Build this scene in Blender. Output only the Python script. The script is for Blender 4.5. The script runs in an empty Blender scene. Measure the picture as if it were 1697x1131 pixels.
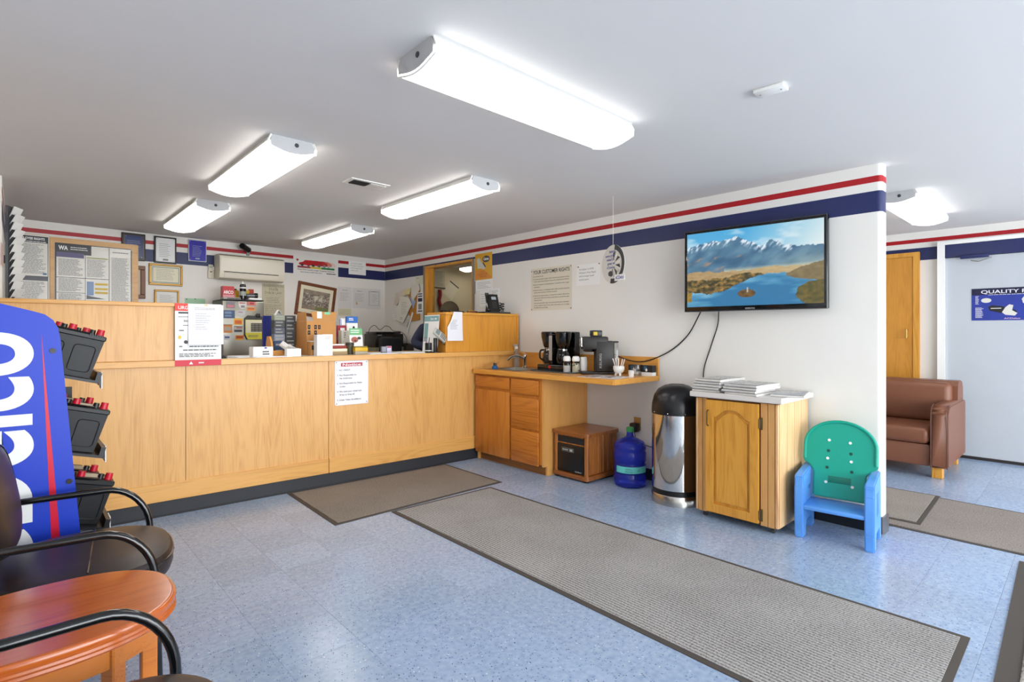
import bpy, bmesh, math, random
from mathutils import Vector, Matrix

scene = bpy.context.scene
COL = scene.collection
R = math.radians
random.seed(7)

# ------------------------------------------------------------------ camera
cam_data = bpy.data.cameras.new('camera')
cam_data.sensor_width = 36.0
cam_data.lens = 888.0 / 1697.0 * 36.0
cam_data.shift_y = -14.5 / 1697.0
cam_data.clip_start = 0.02
cam = bpy.data.objects.new('camera', cam_data)
COL.objects.link(cam)
cam.location = (0.0, 0.0, 1.325)
cam.rotation_euler = (R(90), 0, R(-42.67))
scene.camera = cam

# ------------------------------------------------------------------ daylight (overcast sky through the storefront windows)
world = bpy.data.worlds.new('overcast_sky')
scene.world = world
world.use_nodes = True
bg = world.node_tree.nodes['Background']
bg.inputs['Color'].default_value = (0.93, 0.97, 1.0, 1)
bg.inputs['Strength'].default_value = 4.9
LAMP_STRENGTH = 3.7

def window_portal(x0, x1, y, z0, z1, side=False):
    ld = bpy.data.lights.new('window_portal', 'AREA')
    ld.shape = 'RECTANGLE'; ld.size = x1 - x0; ld.size_y = z1 - z0
    ld.cycles.is_portal = True
    lo = bpy.data.objects.new('window_portal', ld); COL.objects.link(lo)
    if side:
        lo.location = (y, (x0 + x1) / 2, (z0 + z1) / 2); lo.rotation_euler = (R(90), 0, R(-90))
    else:
        lo.location = ((x0 + x1) / 2, y, (z0 + z1) / 2); lo.rotation_euler = (R(90), 0, 0)
WINDOWS_FRONT = [(-0.2, 2.4), (2.55, 4.6), (4.75, 7.2)]
for a, b in WINDOWS_FRONT:
    window_portal(a, b, -4.04, 0.12, 2.36)

# ------------------------------------------------------------------ colour management
vs = scene.view_settings
vs.view_transform = 'Standard'
vs.look = 'None'
vs.gamma = 1.0
vs.use_curve_mapping = False
vs.exposure = 1.14

# ------------------------------------------------------------------ helpers: mesh builder
class MB:
    def __init__(self): self.v = []; self.f = []
    def add(self, vs_, fs_):
        n = len(self.v); self.v += [tuple(p) for p in vs_]
        self.f += [tuple(i + n for i in f) for f in fs_]
        return self
    def box(self, x0, x1, y0, y1, z0, z1):
        return self.add([(x0,y0,z0),(x1,y0,z0),(x1,y1,z0),(x0,y1,z0),(x0,y0,z1),(x1,y0,z1),(x1,y1,z1),(x0,y1,z1)],
                        [(0,3,2,1),(4,5,6,7),(0,1,5,4),(1,2,6,5),(2,3,7,6),(3,0,4,7)])
    def rbox(self, x0, x1, y0, y1, z0, z1, r=0.01, seg=2):
        bm = bmesh.new(); bmesh.ops.create_cube(bm, size=1)
        for v in bm.verts:
            v.co = Vector((x0+(v.co.x+.5)*(x1-x0), y0+(v.co.y+.5)*(y1-y0), z0+(v.co.z+.5)*(z1-z0)))
        r = min(r, (x1-x0)*.49, (y1-y0)*.49, (z1-z0)*.49)
        bmesh.ops.bevel(bm, geom=list(bm.edges), offset=r, segments=seg, profile=.5, affect='EDGES')
        bm.verts.ensure_lookup_table(); bm.verts.index_update()
        self.add([v.co.copy() for v in bm.verts], [[v.index for v in f.verts] for f in bm.faces]); bm.free()
        return self
    def cyl(self, p0, p1, r0, r1=None, n=16, caps=True):
        r1 = r0 if r1 is None else r1
        p0 = Vector(p0); p1 = Vector(p1); d = (p1 - p0).normalized()
        a = d.orthogonal().normalized(); b = d.cross(a)
        ring = [(math.cos(2*math.pi*i/n), math.sin(2*math.pi*i/n)) for i in range(n)]
        vs_ = [p0 + a*c*r0 + b*s*r0 for c, s in ring] + [p1 + a*c*r1 + b*s*r1 for c, s in ring]
        fs_ = [(i, (i+1) % n, n+(i+1) % n, n+i) for i in range(n)]
        if caps: fs_ += [tuple(range(n-1, -1, -1)), tuple(range(n, 2*n))]
        return self.add(vs_, fs_)
    def tube(self, pts, r, n=8, closed=False):
        pts = [Vector(p) for p in pts]; m = len(pts); vs_ = []
        up = None
        for i, p in enumerate(pts):
            if closed: d = (pts[(i+1) % m] - pts[i-1]).normalized()
            else: d = (pts[min(i+1, m-1)] - pts[max(i-1, 0)]).normalized()
            if up is None: up = d.orthogonal().normalized()
            up = (up - d*up.dot(d)).normalized(); b = d.cross(up)
            rr = r[i] if isinstance(r, (list, tuple)) else r
            vs_ += [p + up*math.cos(2*math.pi*k/n)*rr + b*math.sin(2*math.pi*k/n)*rr for k in range(n)]
        fs_ = []
        for i in range(m if closed else m-1):
            j = (i+1) % m
            fs_ += [(i*n+k, i*n+(k+1) % n, j*n+(k+1) % n, j*n+k) for k in range(n)]
        if not closed: fs_ += [tuple(range(n-1, -1, -1)), tuple(range((m-1)*n, m*n))]
        return self.add(vs_, fs_)
    def lathe(self, prof, cx=0, cy=0, n=28, cap=True):
        vs_ = []; m = len(prof)
        for r, z in prof:
            vs_ += [(cx + r*math.cos(2*math.pi*k/n), cy + r*math.sin(2*math.pi*k/n), z) for k in range(n)]
        fs_ = [(i*n+k, i*n+(k+1) % n, (i+1)*n+(k+1) % n, (i+1)*n+k) for i in range(m-1) for k in range(n)]
        if cap: fs_ += [tuple(range(n-1, -1, -1)), tuple(range((m-1)*n, m*n))]
        return self.add(vs_, fs_)
    def prism(self, poly, axis, a, b):
        m = len(poly)
        f = {'x': lambda p, t: (t, p[0], p[1]), 'y': lambda p, t: (p[0], t, p[1]), 'z': lambda p, t: (p[0], p[1], t)}[axis]
        vs_ = [f(p, a) for p in poly] + [f(p, b) for p in poly]
        fs_ = [(i, (i+1) % m, m+(i+1) % m, m+i) for i in range(m)] + [tuple(range(m-1, -1, -1)), tuple(range(m, 2*m))]
        return self.add(vs_, fs_)
    def quad(self, a, b, c, d): return self.add([a, b, c, d], [(0, 1, 2, 3)])
    def sphere(self, c, r, n=16, m=10, sx=1, sy=1, sz=1, z0=-1, z1=1):
        pr = []
        a0, a1 = math.asin(max(-1, z0)), math.asin(min(1, z1))
        for i in range(m+1):
            t = a0 + (a1-a0)*i/m; pr.append((max(1e-4, math.cos(t))*r, math.sin(t)*r))
        t = MB().lathe(pr, n=n)
        return self.add([(c[0]+v[0]*sx, c[1]+v[1]*sy, c[2]+v[2]*sz) for v in t.v], t.f)
    def move(self, M):
        self.v = [tuple(M @ Vector(p)) for p in self.v]; return self
    def build(self, name, mat, parent=None, loc=(0,0,0), rz=0, smooth=35, rot=None):
        me = bpy.data.meshes.new(name); me.from_pydata(self.v, [], self.f); me.update()
        bm = bmesh.new(); bm.from_mesh(me); bmesh.ops.recalc_face_normals(bm, faces=bm.faces); bm.to_mesh(me); bm.free()
        if smooth:
            me.polygons.foreach_set('use_smooth', [True]*len(me.polygons))
            me.set_sharp_from_angle(angle=R(smooth))
        for m_ in (mat if isinstance(mat, (list, tuple)) else [mat]): me.materials.append(m_)
        o = bpy.data.objects.new(name, me); COL.objects.link(o)
        o.location = loc; o.rotation_euler = rot if rot else (0, 0, rz)
        if parent: o.parent = parent
        return o

def tag(o, label, cat, group=None):
    o['label'] = label; o['category'] = cat
    if group: o['group'] = group
    return o
def thing(name, label, cat, loc=(0,0,0), rz=0, group=None):
    o = bpy.data.objects.new(name, None); COL.objects.link(o)
    o.empty_display_size = 0.1
    o.location = loc; o.rotation_euler = (0, 0, rz)
    return tag(o, label, cat, group)
def struct(o): o['kind'] = 'structure'; return o
def copy_tree(o, parent=None):
    c = o.copy(); COL.objects.link(c); c.parent = parent
    for ch in list(o.children): copy_tree(ch, c)
    return c
def spline(pts, n=8):
    pts = [Vector(p) for p in pts]; out = []
    P = [pts[0]*2 - pts[1]] + pts + [pts[-1]*2 - pts[-2]]
    for i in range(1, len(P)-2):
        for k in range(n):
            t = k/n; a, b, c, d = P[i-1:i+3]
            out.append(.5*((2*b) + (c-a)*t + (2*a-5*b+4*c-d)*t*t + (3*b-a-3*c+d)*t**3))
    out.append(pts[-1]); return out
def rrect(x0, x1, z0, z1, r, n=5):
    out = []
    for cx, cz, a in ((x1-r, z1-r, 0), (x0+r, z1-r, 90), (x0+r, z0+r, 180), (x1-r, z0+r, 270)):
        out += [(cx + r*math.cos(R(a+90*k/n)), cz + r*math.sin(R(a+90*k/n))) for k in range(n+1)]
    return out
def ellipse(cx, cz, a, b, n=24): return [(cx+a*math.cos(2*math.pi*k/n), cz+b*math.sin(2*math.pi*k/n)) for k in range(n)]

# ------------------------------------------------------------------ helpers: materials
def lin(c):
    if isinstance(c, str): c = tuple(int(c[i:i+2], 16)/255 for i in (0, 2, 4))
    return tuple((x/12.92 if x <= .04045 else ((x+.055)/1.055)**2.4) for x in c)
MATS = {}
def mat(name, c, rough=.5, metal=0, spec=.5, bump=0, bscale=60, coat=0, trans=0, ior=1.45, alpha=1, var=0, vscale=4):
    if name in MATS: return MATS[name]
    m = bpy.data.materials.new(name); m.use_nodes = True; nt = m.node_tree; b = nt.nodes['Principled BSDF']
    c = lin(c) if isinstance(c, str) else c
    b.inputs['Base Color'].default_value = (*c, 1); b.inputs['Roughness'].default_value = rough
    b.inputs['Metallic'].default_value = metal; b.inputs['Specular IOR Level'].default_value = spec
    b.inputs['Coat Weight'].default_value = coat; b.inputs['Coat Roughness'].default_value = .08
    b.inputs['Transmission Weight'].default_value = trans; b.inputs['IOR'].default_value = ior
    b.inputs['Alpha'].default_value = alpha
    if bump or var:
        tc = nt.nodes.new('ShaderNodeTexCoord')
        if bump:
            no = nt.nodes.new('ShaderNodeTexNoise'); no.inputs['Scale'].default_value = bscale; no.inputs['Detail'].default_value = 3
            bp = nt.nodes.new('ShaderNodeBump'); bp.inputs['Strength'].default_value = bump; bp.inputs['Distance'].default_value = .004
            nt.links.new(tc.outputs['Object'], no.inputs['Vector']); nt.links.new(no.outputs['Fac'], bp.inputs['Height'])
            nt.links.new(bp.outputs['Normal'], b.inputs['Normal'])
        if var:
            n2 = nt.nodes.new('ShaderNodeTexNoise'); n2.inputs['Scale'].default_value = vscale; n2.inputs['Detail'].default_value = 5
            mx = nt.nodes.new('ShaderNodeMix'); mx.data_type = 'RGBA'
            mx.inputs[6].default_value = (*[x*(1-var) for x in c], 1); mx.inputs[7].default_value = (*[min(1, x*(1+var)) for x in c], 1)
            nt.links.new(tc.outputs['Object'], n2.inputs['Vector']); nt.links.new(n2.outputs['Fac'], mx.inputs[0])
            nt.links.new(mx.outputs[2], b.inputs['Base Color'])
    MATS[name] = m; return m
def emis(name, c, s):
    if name in MATS: return MATS[name]
    m = bpy.data.materials.new(name); m.use_nodes = True; b = m.node_tree.nodes['Principled BSDF']
    b.inputs['Base Color'].default_value = (.8, .8, .8, 1)
    b.inputs['Emission Color'].default_value = (*(lin(c) if isinstance(c, str) else c), 1); b.inputs['Emission Strength'].default_value = s
    MATS[name] = m; return m
def wood(name, c1, c2, axis='z', rough=.38, rings=16, coat=.15, across=5.0, contrast=.55):
    if name in MATS: return MATS[name]
    m = bpy.data.materials.new(name); m.use_nodes = True; nt = m.node_tree; N = nt.nodes; L = nt.links
    b = N['Principled BSDF']; b.inputs['Roughness'].default_value = rough; b.inputs['Coat Weight'].default_value = coat; b.inputs['Coat Roughness'].default_value = .2
    tc = N.new('ShaderNodeTexCoord'); oi = N.new('ShaderNodeObjectInfo')
    off = N.new('ShaderNodeVectorMath'); off.operation = 'SCALE'; off.inputs[0].default_value = (7.3, 3.1, 5.7); L.new(oi.outputs['Random'], off.inputs['Scale'])
    ad = N.new('ShaderNodeVectorMath'); ad.operation = 'ADD'; L.new(tc.outputs['Object'], ad.inputs[0]); L.new(off.outputs[0], ad.inputs[1])
    def noise(al, ac, detail, dist=0.0):
        mp = N.new('ShaderNodeMapping'); s = [ac]*3; s['xyz'.index(axis)] = al; mp.inputs['Scale'].default_value = s
        L.new(ad.outputs[0], mp.inputs['Vector'])
        no = N.new('ShaderNodeTexNoise'); no.inputs['Scale'].default_value = 1; no.inputs['Detail'].default_value = detail; no.inputs['Distortion'].default_value = dist
        L.new(mp.outputs[0], no.inputs['Vector']); return no
    n1 = noise(.55, across, 1.5, .3)
    mu = N.new('ShaderNodeMath'); mu.operation = 'MULTIPLY'; mu.inputs[1].default_value = rings*6.28; L.new(n1.outputs['Fac'], mu.inputs[0])
    sn = N.new('ShaderNodeMath'); sn.operation = 'SINE'; L.new(mu.outputs[0], sn.inputs[0])
    n2 = noise(5, 240, 3); n3 = noise(1.2, 14, 3)
    a1 = N.new('ShaderNodeMath'); a1.operation = 'MULTIPLY_ADD'; L.new(sn.outputs[0], a1.inputs[0]); a1.inputs[1].default_value = .13*contrast/.55; L.new(n2.outputs['Fac'], a1.inputs[2])
    a2 = N.new('ShaderNodeMath'); a2.operation = 'MULTIPLY_ADD'; L.new(n3.outputs['Fac'], a2.inputs[0]); a2.inputs[1].default_value = .8; L.new(a1.outputs[0], a2.inputs[2])
    cr = N.new('ShaderNodeValToRGB'); cr.color_ramp.elements[0].position = .55; cr.color_ramp.elements[1].position = 1.15 - .2
    cr.color_ramp.elements[0].color = (*lin(c2), 1); cr.color_ramp.elements[1].color = (*lin(c1), 1)
    L.new(a2.outputs[0], cr.inputs[0]); L.new(cr.outputs[0], b.inputs['Base Color'])
    bp = N.new('ShaderNodeBump'); bp.inputs['Strength'].default_value = .12; bp.inputs['Distance'].default_value = .001; L.new(n2.outputs['Fac'], bp.inputs['Height']); L.new(bp.outputs[0], b.inputs['Normal'])
    MATS[name] = m; return m
def attr_mat(name, emit=0, rough=.4):
    if name in MATS: return MATS[name]
    m = bpy.data.materials.new(name); m.use_nodes = True; nt = m.node_tree; b = nt.nodes['Principled BSDF']
    a = nt.nodes.new('ShaderNodeAttribute'); a.attribute_name = 'Col'
    b.inputs['Roughness'].default_value = rough
    if emit:
        b.inputs['Base Color'].default_value = (.01, .01, .01, 1); nt.links.new(a.outputs['Color'], b.inputs['Emission Color']); b.inputs['Emission Strength'].default_value = emit
    else: nt.links.new(a.outputs['Color'], b.inputs['Base Color'])
    MATS[name] = m; return m
def vgrid(name, x0, x1, z0, z1, y, nx, ny, fn, material, parent):
    vs_ = []; fs_ = []; cols = []
    for j in range(ny+1):
        for i in range(nx+1):
            u, v = i/nx, j/ny
            vs_.append((x0+(x1-x0)*u, y, z0+(z1-z0)*v)); cols.append((*lin(fn(u, v)), 1))
    for j in range(ny):
        for i in range(nx):
            a = j*(nx+1)+i; fs_.append((a, a+1, a+nx+2, a+nx+1))
    me = bpy.data.meshes.new(name); me.from_pydata(vs_, [], fs_); me.update()
    at = me.color_attributes.new('Col', 'FLOAT_COLOR', 'POINT')
    at.data.foreach_set('color', [c for q in cols for c in q])
    me.materials.append(material)
    o = bpy.data.objects.new(name, me); COL.objects.link(o); o.parent = parent
    return o
def vnoise(x, y, seed=0):
    def h(i, j):
        n = (i*374761393 + j*668265263 + seed*1442695041) & 0xffffffff
        n = ((n ^ (n >> 13))*1274126177) & 0xffffffff
        return ((n ^ (n >> 16)) & 0xffff)/65535
    i, j = math.floor(x), math.floor(y); u, v = x-i, y-j; u = u*u*(3-2*u); v = v*v*(3-2*v)
    return (h(i,j)*(1-u)+h(i+1,j)*u)*(1-v) + (h(i,j+1)*(1-u)+h(i+1,j+1)*u)*v
def fbm(x, y, s=0, o=4): return sum(vnoise(x*2**k, y*2**k, s+k)/2**k for k in range(o))/sum(1/2**k for k in range(o))
def mixc(a, b, t): t = max(0, min(1, t)); return tuple(p+(q-p)*t for p, q in zip(a, b))

# ------------------------------------------------------------------ helpers: writing
def txt(mb, s, x, z, h, w=None, y=0.0, align='l', bold=0.0, rot=0, res=3):
    cu = bpy.data.curves.new('t', 'FONT'); cu.body = s; cu.size = 1; cu.offset = bold; cu.resolution_u = res
    ob = bpy.data.objects.new('t', cu); me = bpy.data.meshes.new_from_object(ob)
    vs_ = [tuple(v.co) for v in me.vertices]; fs_ = [tuple(p.vertices) for p in me.polygons]
    bpy.data.objects.remove(ob); bpy.data.curves.remove(cu); bpy.data.meshes.remove(me)
    if not vs_: return mb
    k = h/.69; xs = [v[0] for v in vs_]; wx = max(xs)-min(xs); x_min = min(xs)
    kx = (w/wx) if w else k
    ww = wx*kx; sh = {'l': 0, 'c': -ww/2, 'r': -ww}[align]
    pts = [((v[0]-x_min)*kx + sh, v[1]*k) for v in vs_]
    c, s_ = math.cos(R(rot)), math.sin(R(rot))
    return mb.add([(x + p[0]*c - p[1]*s_, y, z + p[0]*s_ + p[1]*c) for p in pts], fs_)
def lines(mb, x0, x1, z0, z1, n, h, y=0.0, rag=.25, seed=0):
    rd = random.Random(seed)
    for i in range(n):
        z = z1 - (z1-z0)*i/max(1, n-1)
        xe = x1 - (x1-x0)*rd.random()*rag; x = x0
        while x < xe:
            w = min((x1-x0)*rd.uniform(.05, .16), xe-x)
            mb.quad((x, y, z-h/2), (x+w, y, z-h/2), (x+w, y, z+h/2), (x, y, z+h/2)); x += w + (x1-x0)*.018
    return mb
def flat(mb, x0, x1, z0, z1, y): return mb.quad((x0, y, z0), (x1, y, z0), (x1, y, z1), (x0, y, z1))
def flatp(mb, poly, y): return mb.add([(p[0], y, p[1]) for p in poly], [tuple(range(len(poly)))])

# ------------------------------------------------------------------ frames of the place
TVX = 4.166
RZ_TV = R(-90)
BW0 = Vector((-0.04, 7.142)); BW1 = Vector((4.166, 7.417)); BWU = (BW1-BW0).normalized(); BWN = Vector((-BWU.y, BWU.x)); RZ_BW = math.atan2(BWU.y, BWU.x)
CF0 = Vector((0.441, 4.563)); CF1 = Vector((3.164, 4.438)); CFU = (CF1-CF0).normalized(); CFN = Vector((-CFU.y, CFU.x)); RZ_CF = math.atan2(CFU.y, CFU.x)
def tvw(y, z, off=0): return (TVX-off, y, z)
def bwl(s, z, off=0): p = BW0 + BWU*s - BWN*off; return (p.x, p.y, z)
def cfl(s, n, z): p = CF0 + CFU*s + CFN*n; return (p.x, p.y, z)

# ------------------------------------------------------------------ materials
M_WALL = mat('wall_paint', 'e6e3dd', .6, bump=.06, bscale=90, var=.02)
M_CEIL = mat('ceiling_paint', 'dcdbda', .7, bump=.08, bscale=70, var=.015)
M_RED = mat('stripe_red', 'a80f1a', .45)
M_BLUE = mat('stripe_blue', '1f2858', .4, var=.06, vscale=2)
M_OAK = wood('oak_panel', 'dfa962', 'c88e46', 'z', contrast=.32, across=7)
M_OAKH = wood('oak_board', 'e0a75a', 'ca8e42', 'x', contrast=.35)
M_OAKDK = wood('oak_cabinet', 'c47a2c', 'a45c18', 'z', contrast=.45)
M_OAKDKH = wood('oak_cabinet_drawer', 'c27628', '9c5416', 'x', contrast=.5)
M_LAM = wood('oak_laminate', 'dc9a48', 'c8842f', 'x', contrast=.3)
M_SIDE = wood('cabinet_side', 'd9a05a', 'c88c48', 'z', contrast=.15)
M_GOLD = wood('golden_oak', 'd79a3c', 'bd7c22', 'z', contrast=.4)
M_WAL = wood('walnut_frame', '7a4526', '55290f', 'x', contrast=.3)
M_HEAT = wood('heater_wood', 'a8652a', '74400f', 'z', contrast=.5)
M_CHERRY = wood('cherry_table', 'c2601e', 'a34a12', 'x', rough=.22, coat=.5, contrast=.15)
M_BLACK = mat('black_plastic', '141414', .35)
M_BLACKG = mat('black_gloss', '0b0b0c', .12, coat=.4)
M_RUBBER = mat('black_rubber', '22242a', .55)
M_DGREY = mat('dark_grey', '3a3a3c', .5)
M_GREY = mat('mid_grey', '8a8a88', .5)
M_WHITE = mat('white_plastic', 'efeeea', .4)
M_PAPER = mat('white_paper', 'eeeeec', .7)
M_CREAM = mat('cream_paper', 'e4dec6', .7)
M_INK = mat('black_ink', '1d1d20', .6)
M_GINK = mat('grey_ink', '8c8c8e', .7)
M_CHROME = mat('chrome', 'd8d8d8', .09, metal=1)
M_STEEL = mat('brushed_steel', 'b4b2ac', .28, metal=1)
M_REDP = mat('red_plastic', 'c4122c', .35)
M_CARD = mat('cardboard', 'c08a50', .8, var=.05, vscale=10)
M_GLASS = mat('clear_glass', 'ffffff', .02, trans=1, ior=1.45)
M_TUBE = mat('black_tube', '0d0d0e', .16, coat=.5)
M_LEATHER = mat('dark_leather', '2c2220', .38, bump=.05, bscale=200)

# ================================================================== SETTING
CEIL = 2.44
# ---- floor: slab and vinyl tiles
def floor_material():
    m = bpy.data.materials.new('vinyl_tile'); m.use_nodes = True; nt = m.node_tree; N = nt.nodes; L = nt.links
    b = N['Principled BSDF']; b.inputs['Specular IOR Level'].default_value = .5
    geo = N.new('ShaderNodeNewGeometry')
    def noise(s, d):
        n = N.new('ShaderNodeTexNoise'); n.inputs['Scale'].default_value = s; n.inputs['Detail'].default_value = d; L.new(geo.outputs['Position'], n.inputs['Vector']); return n
    def ramp(src, p0, c0, p1, c1):
        r_ = N.new('ShaderNodeValToRGB'); e = r_.color_ramp.elements; e[0].position = p0; e[0].color = (*c0, 1); e[1].position = p1; e[1].color = (*c1, 1); L.new(src, r_.inputs[0]); return r_
    def mix(fac, a, bb):
        x = N.new('ShaderNodeMix'); x.data_type = 'RGBA'; L.new(fac, x.inputs[0])
        for i, v in ((6, a), (7, bb)):
            if isinstance(v, tuple): x.inputs[i].default_value = (*v, 1)
            else: L.new(v, x.inputs[i])
        return x.outputs[2]
    mot = ramp(noise(38, 4).outputs['Fac'], .3, lin('879fc1'), .7, lin('a3b7d1'))
    big = ramp(noise(.8, 2).outputs['Fac'], .25, (0, 0, 0), .85, (.35, .35, .35))
    c = mix(big.outputs[0], mot.outputs[0], lin('b6bec8'))
    oi = N.new('ShaderNodeObjectInfo')
    hv = N.new('ShaderNodeHueSaturation'); rr = N.new('ShaderNodeMapRange'); rr.inputs[3].default_value = .93; rr.inputs[4].default_value = 1.06
    L.new(oi.outputs['Random'], rr.inputs[0]); L.new(rr.outputs[0], hv.inputs['Value']); L.new(c, hv.inputs['Color'])
    def specks(scale, th, seed):
        v = N.new('ShaderNodeTexVoronoi'); v.inputs['Scale'].default_value = scale
        mp = N.new('ShaderNodeMapping'); mp.inputs['Location'].default_value = (seed, seed*2.3, 0); mp.inputs['Scale'].default_value = (1, .7, 1); mp.inputs['Rotation'].default_value = (0, 0, .6)
        L.new(geo.outputs['Position'], mp.inputs[0]); L.new(mp.outputs[0], v.inputs['Vector'])
        wn = N.new('ShaderNodeMath'); wn.operation = 'LESS_THAN'; L.new(v.outputs['Distance'], wn.inputs[0]); wn.inputs[1].default_value = .3
        sep = N.new('ShaderNodeSeparateColor'); L.new(v.outputs['Color'], sep.inputs[0])
        g = N.new('ShaderNodeMath'); g.operation = 'GREATER_THAN'; L.new(sep.outputs[0], g.inputs[0]); g.inputs[1].default_value = th
        m2 = N.new('ShaderNodeMath'); m2.operation = 'MULTIPLY'; L.new(wn.outputs[0], m2.inputs[0]); L.new(g.outputs[0], m2.inputs[1]); return m2.outputs[0]
    c2 = mix(specks(120, .78, 1.7), hv.outputs[0], lin('5f7ba6'))
    c3 = mix(specks(110, .965, 4.1), c2, lin('d5dbe0'))
    c4 = mix(specks(120, .955, 8.2), c3, lin('4a4c55'))
    L.new(c4, b.inputs['Base Color'])
    ro = ramp(noise(5, 4).outputs['Fac'], .2, (.17, .17, .17), .85, (.26, .26, .26)); L.new(ro.outputs[0], b.inputs['Roughness'])
    bp = N.new('ShaderNodeBump'); bp.inputs['Strength'].default_value = .05; bp.inputs['Distance'].default_value = .002
    L.new(noise(14, 2).outputs['Fac'], bp.inputs['Height']); L.new(bp.outputs[0], b.inputs['Normal'])
    return m
M_TILE = floor_material()
floor = struct(MB().box(-.60, 7.6, -4.2, 7.7, -.12, -.004).build('floor', mat('floor_joint', '5d738f', .7)))
T = .305; GAP = .0004; TX0 = 1.385 - 7*T; TY0 = .62 - 10*T
tile_me = None
def tile_mb(cx, cy):
    h = T/2-GAP; b = .0012
    return MB().add([(cx-h, cy-h, -.004), (cx+h, cy-h, -.004), (cx+h, cy+h, -.004), (cx-h, cy+h, -.004), (cx-h, cy-h, -b*.4), (cx+h, cy-h, -b*.4), (cx+h, cy+h, -b*.4), (cx-h, cy+h, -b*.4),
                     (cx-h+b, cy-h+b, 0), (cx+h-b, cy-h+b, 0), (cx+h-b, cy+h-b, 0), (cx-h+b, cy+h-b, 0)],
                    [(0,1,5,4), (1,2,6,5), (2,3,7,6), (3,0,4,7), (4,5,9,8), (5,6,10,9), (6,7,11,10), (7,4,8,11), (8,9,10,11)])
cells = []
dx, dy = math.sin(R(42.67)), math.cos(R(42.67))
for i in range(-1, 27):
    for j in range(-6, 25):
        cx, cy = TX0+(i+.5)*T, TY0+(j+.5)*T
        if cx < -.44 or cx > 7.34 or cy < -3.9: continue
        if cy > 4.65 and cx < 4.2: continue
        if cy > 3.9: 
            if cx > 4.0: continue
        dep = cx*dx+cy*dy; lat = cx*dy-cy*dx
        covered = (2.06 < cx < 2.95 and .5 < cy < 3.4) or (1.65 < cx < 3.1 and 3.6 < cy < 4.4) or (4.5 < cx < 5.3 and -1 < cy < 1.2)
        seen = dep > .6 and abs(lat/dep) < .96 and 888*1.325/dep < 590 and not covered and not (cx > 4.3 and cy > 1.2) and not (cx < .35 and cy > 1.2)
        cells.append((0 if seen else 1, dep, cx, cy))
cells.sort()
near = [c for c in cells if c[0] == 0][:298]; rest = [c for c in cells if c not in set(near)]
for _, _, cx, cy in near:
    if tile_me is None:
        o = tile_mb(0, 0).build('floor_tile', M_TILE, floor, (cx, cy, 0), smooth=0); tile_me = o.data
    else:
        o = bpy.data.objects.new('floor_tile', tile_me); COL.objects.link(o); o.parent = floor; o.location = (cx, cy, 0)
mb = MB()
for _, _, cx, cy in rest:
    t = tile_mb(cx, cy); mb.add(t.v, t.f)
o = mb.build('floor_tile_field', M_TILE, floor, smooth=0); o['kind'] = 'stuff'

# ---- ceiling
struct(MB().box(-.60, 7.6, -4.2, 7.7, CEIL, CEIL+.1).build('ceiling', M_CEIL))

# ---- stripes (painted bands) : red 2.320-2.361, blue 2.123-2.261
RED = (2.319, 2.361); BLU = (2.123, 2.261)
# TV wall with rounded free end and pass-through opening
wall_r = MB()
rad = .028; y_end = .94
poly = [(TVX, 5.25), (TVX, y_end+rad)] + [(TVX+rad-rad*math.cos(R(a)), y_end+rad-rad*math.sin(R(a))) for a in (22.5, 45, 67.5, 90)]
poly += [(TVX+.13-rad+rad*math.sin(R(a)), y_end+rad-rad*math.cos(R(a))) for a in (0, 22.5, 45, 67.5, 90)] + [(TVX+.13, 5.25)]
wall_r.prism(poly, 'z', 0, CEIL)
WY0, WY1, WZ0, WZ1 = 5.25, 6.28, 1.10, 2.21
wall_r.box(TVX, TVX+.13, WY0, WY1, 0, WZ0).box(TVX, TVX+.13, WY0, WY1, WZ1, CEIL).box(TVX, TVX+.13, WY1, 7.50, 0, CEIL)
wall_right = struct(wall_r.build('wall_right', M_WALL))
def band(z, name, m, cuts):
    k = .0012
    for a, b, z0, z1 in cuts:
        if a is None:
            pp = [(TVX-k, b), (TVX-k, y_end+rad)] + [(TVX+rad-(rad+k)*math.cos(R(t)), y_end+rad-(rad+k)*math.sin(R(t))) for t in (22.5, 45, 67.5, 90)]
            pp += [(TVX+.13-rad+(rad+k)*math.sin(R(t)), y_end+rad-(rad+k)*math.cos(R(t))) for t in (0, 22.5, 45, 67.5, 90)] + [(TVX+.13+k, b)]
            MB().prism(pp, 'z', z0, z1).build(name, m, wall_right)
        else: MB().box(TVX-k, TVX+.001, a, b, z0, z1).build(name, m, wall_right)
band(0, 'red_stripe', M_RED, [(None, 5.2, *RED), (5.2, 7.413, *RED)])
band(0, 'blue_stripe', M_BLUE, [(None, 5.18, *BLU), (5.18, 6.33, 2.236, 2.261), (6.33, 7.413, *BLU)])
MB().box(TVX-.012, TVX, .99, 1.30, 0, .10).box(TVX-.012, TVX, 1.30, 4.40, 0, .10).build('cove_base', M_RUBBER, wall_right)
eb = [(TVX-.012, 1.0), (TVX-.012, y_end+.02), (TVX-.004, y_end-.006), (TVX+.02, y_end-.014), (TVX+.115, y_end-.014), (TVX+.142, y_end+.02), (TVX+.142, 1.0)]
MB().prism(eb, 'z', 0, .11).build('end_guard', mat('guard_metal', '6a6a70', .4, metal=.6), wall_right)
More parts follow.
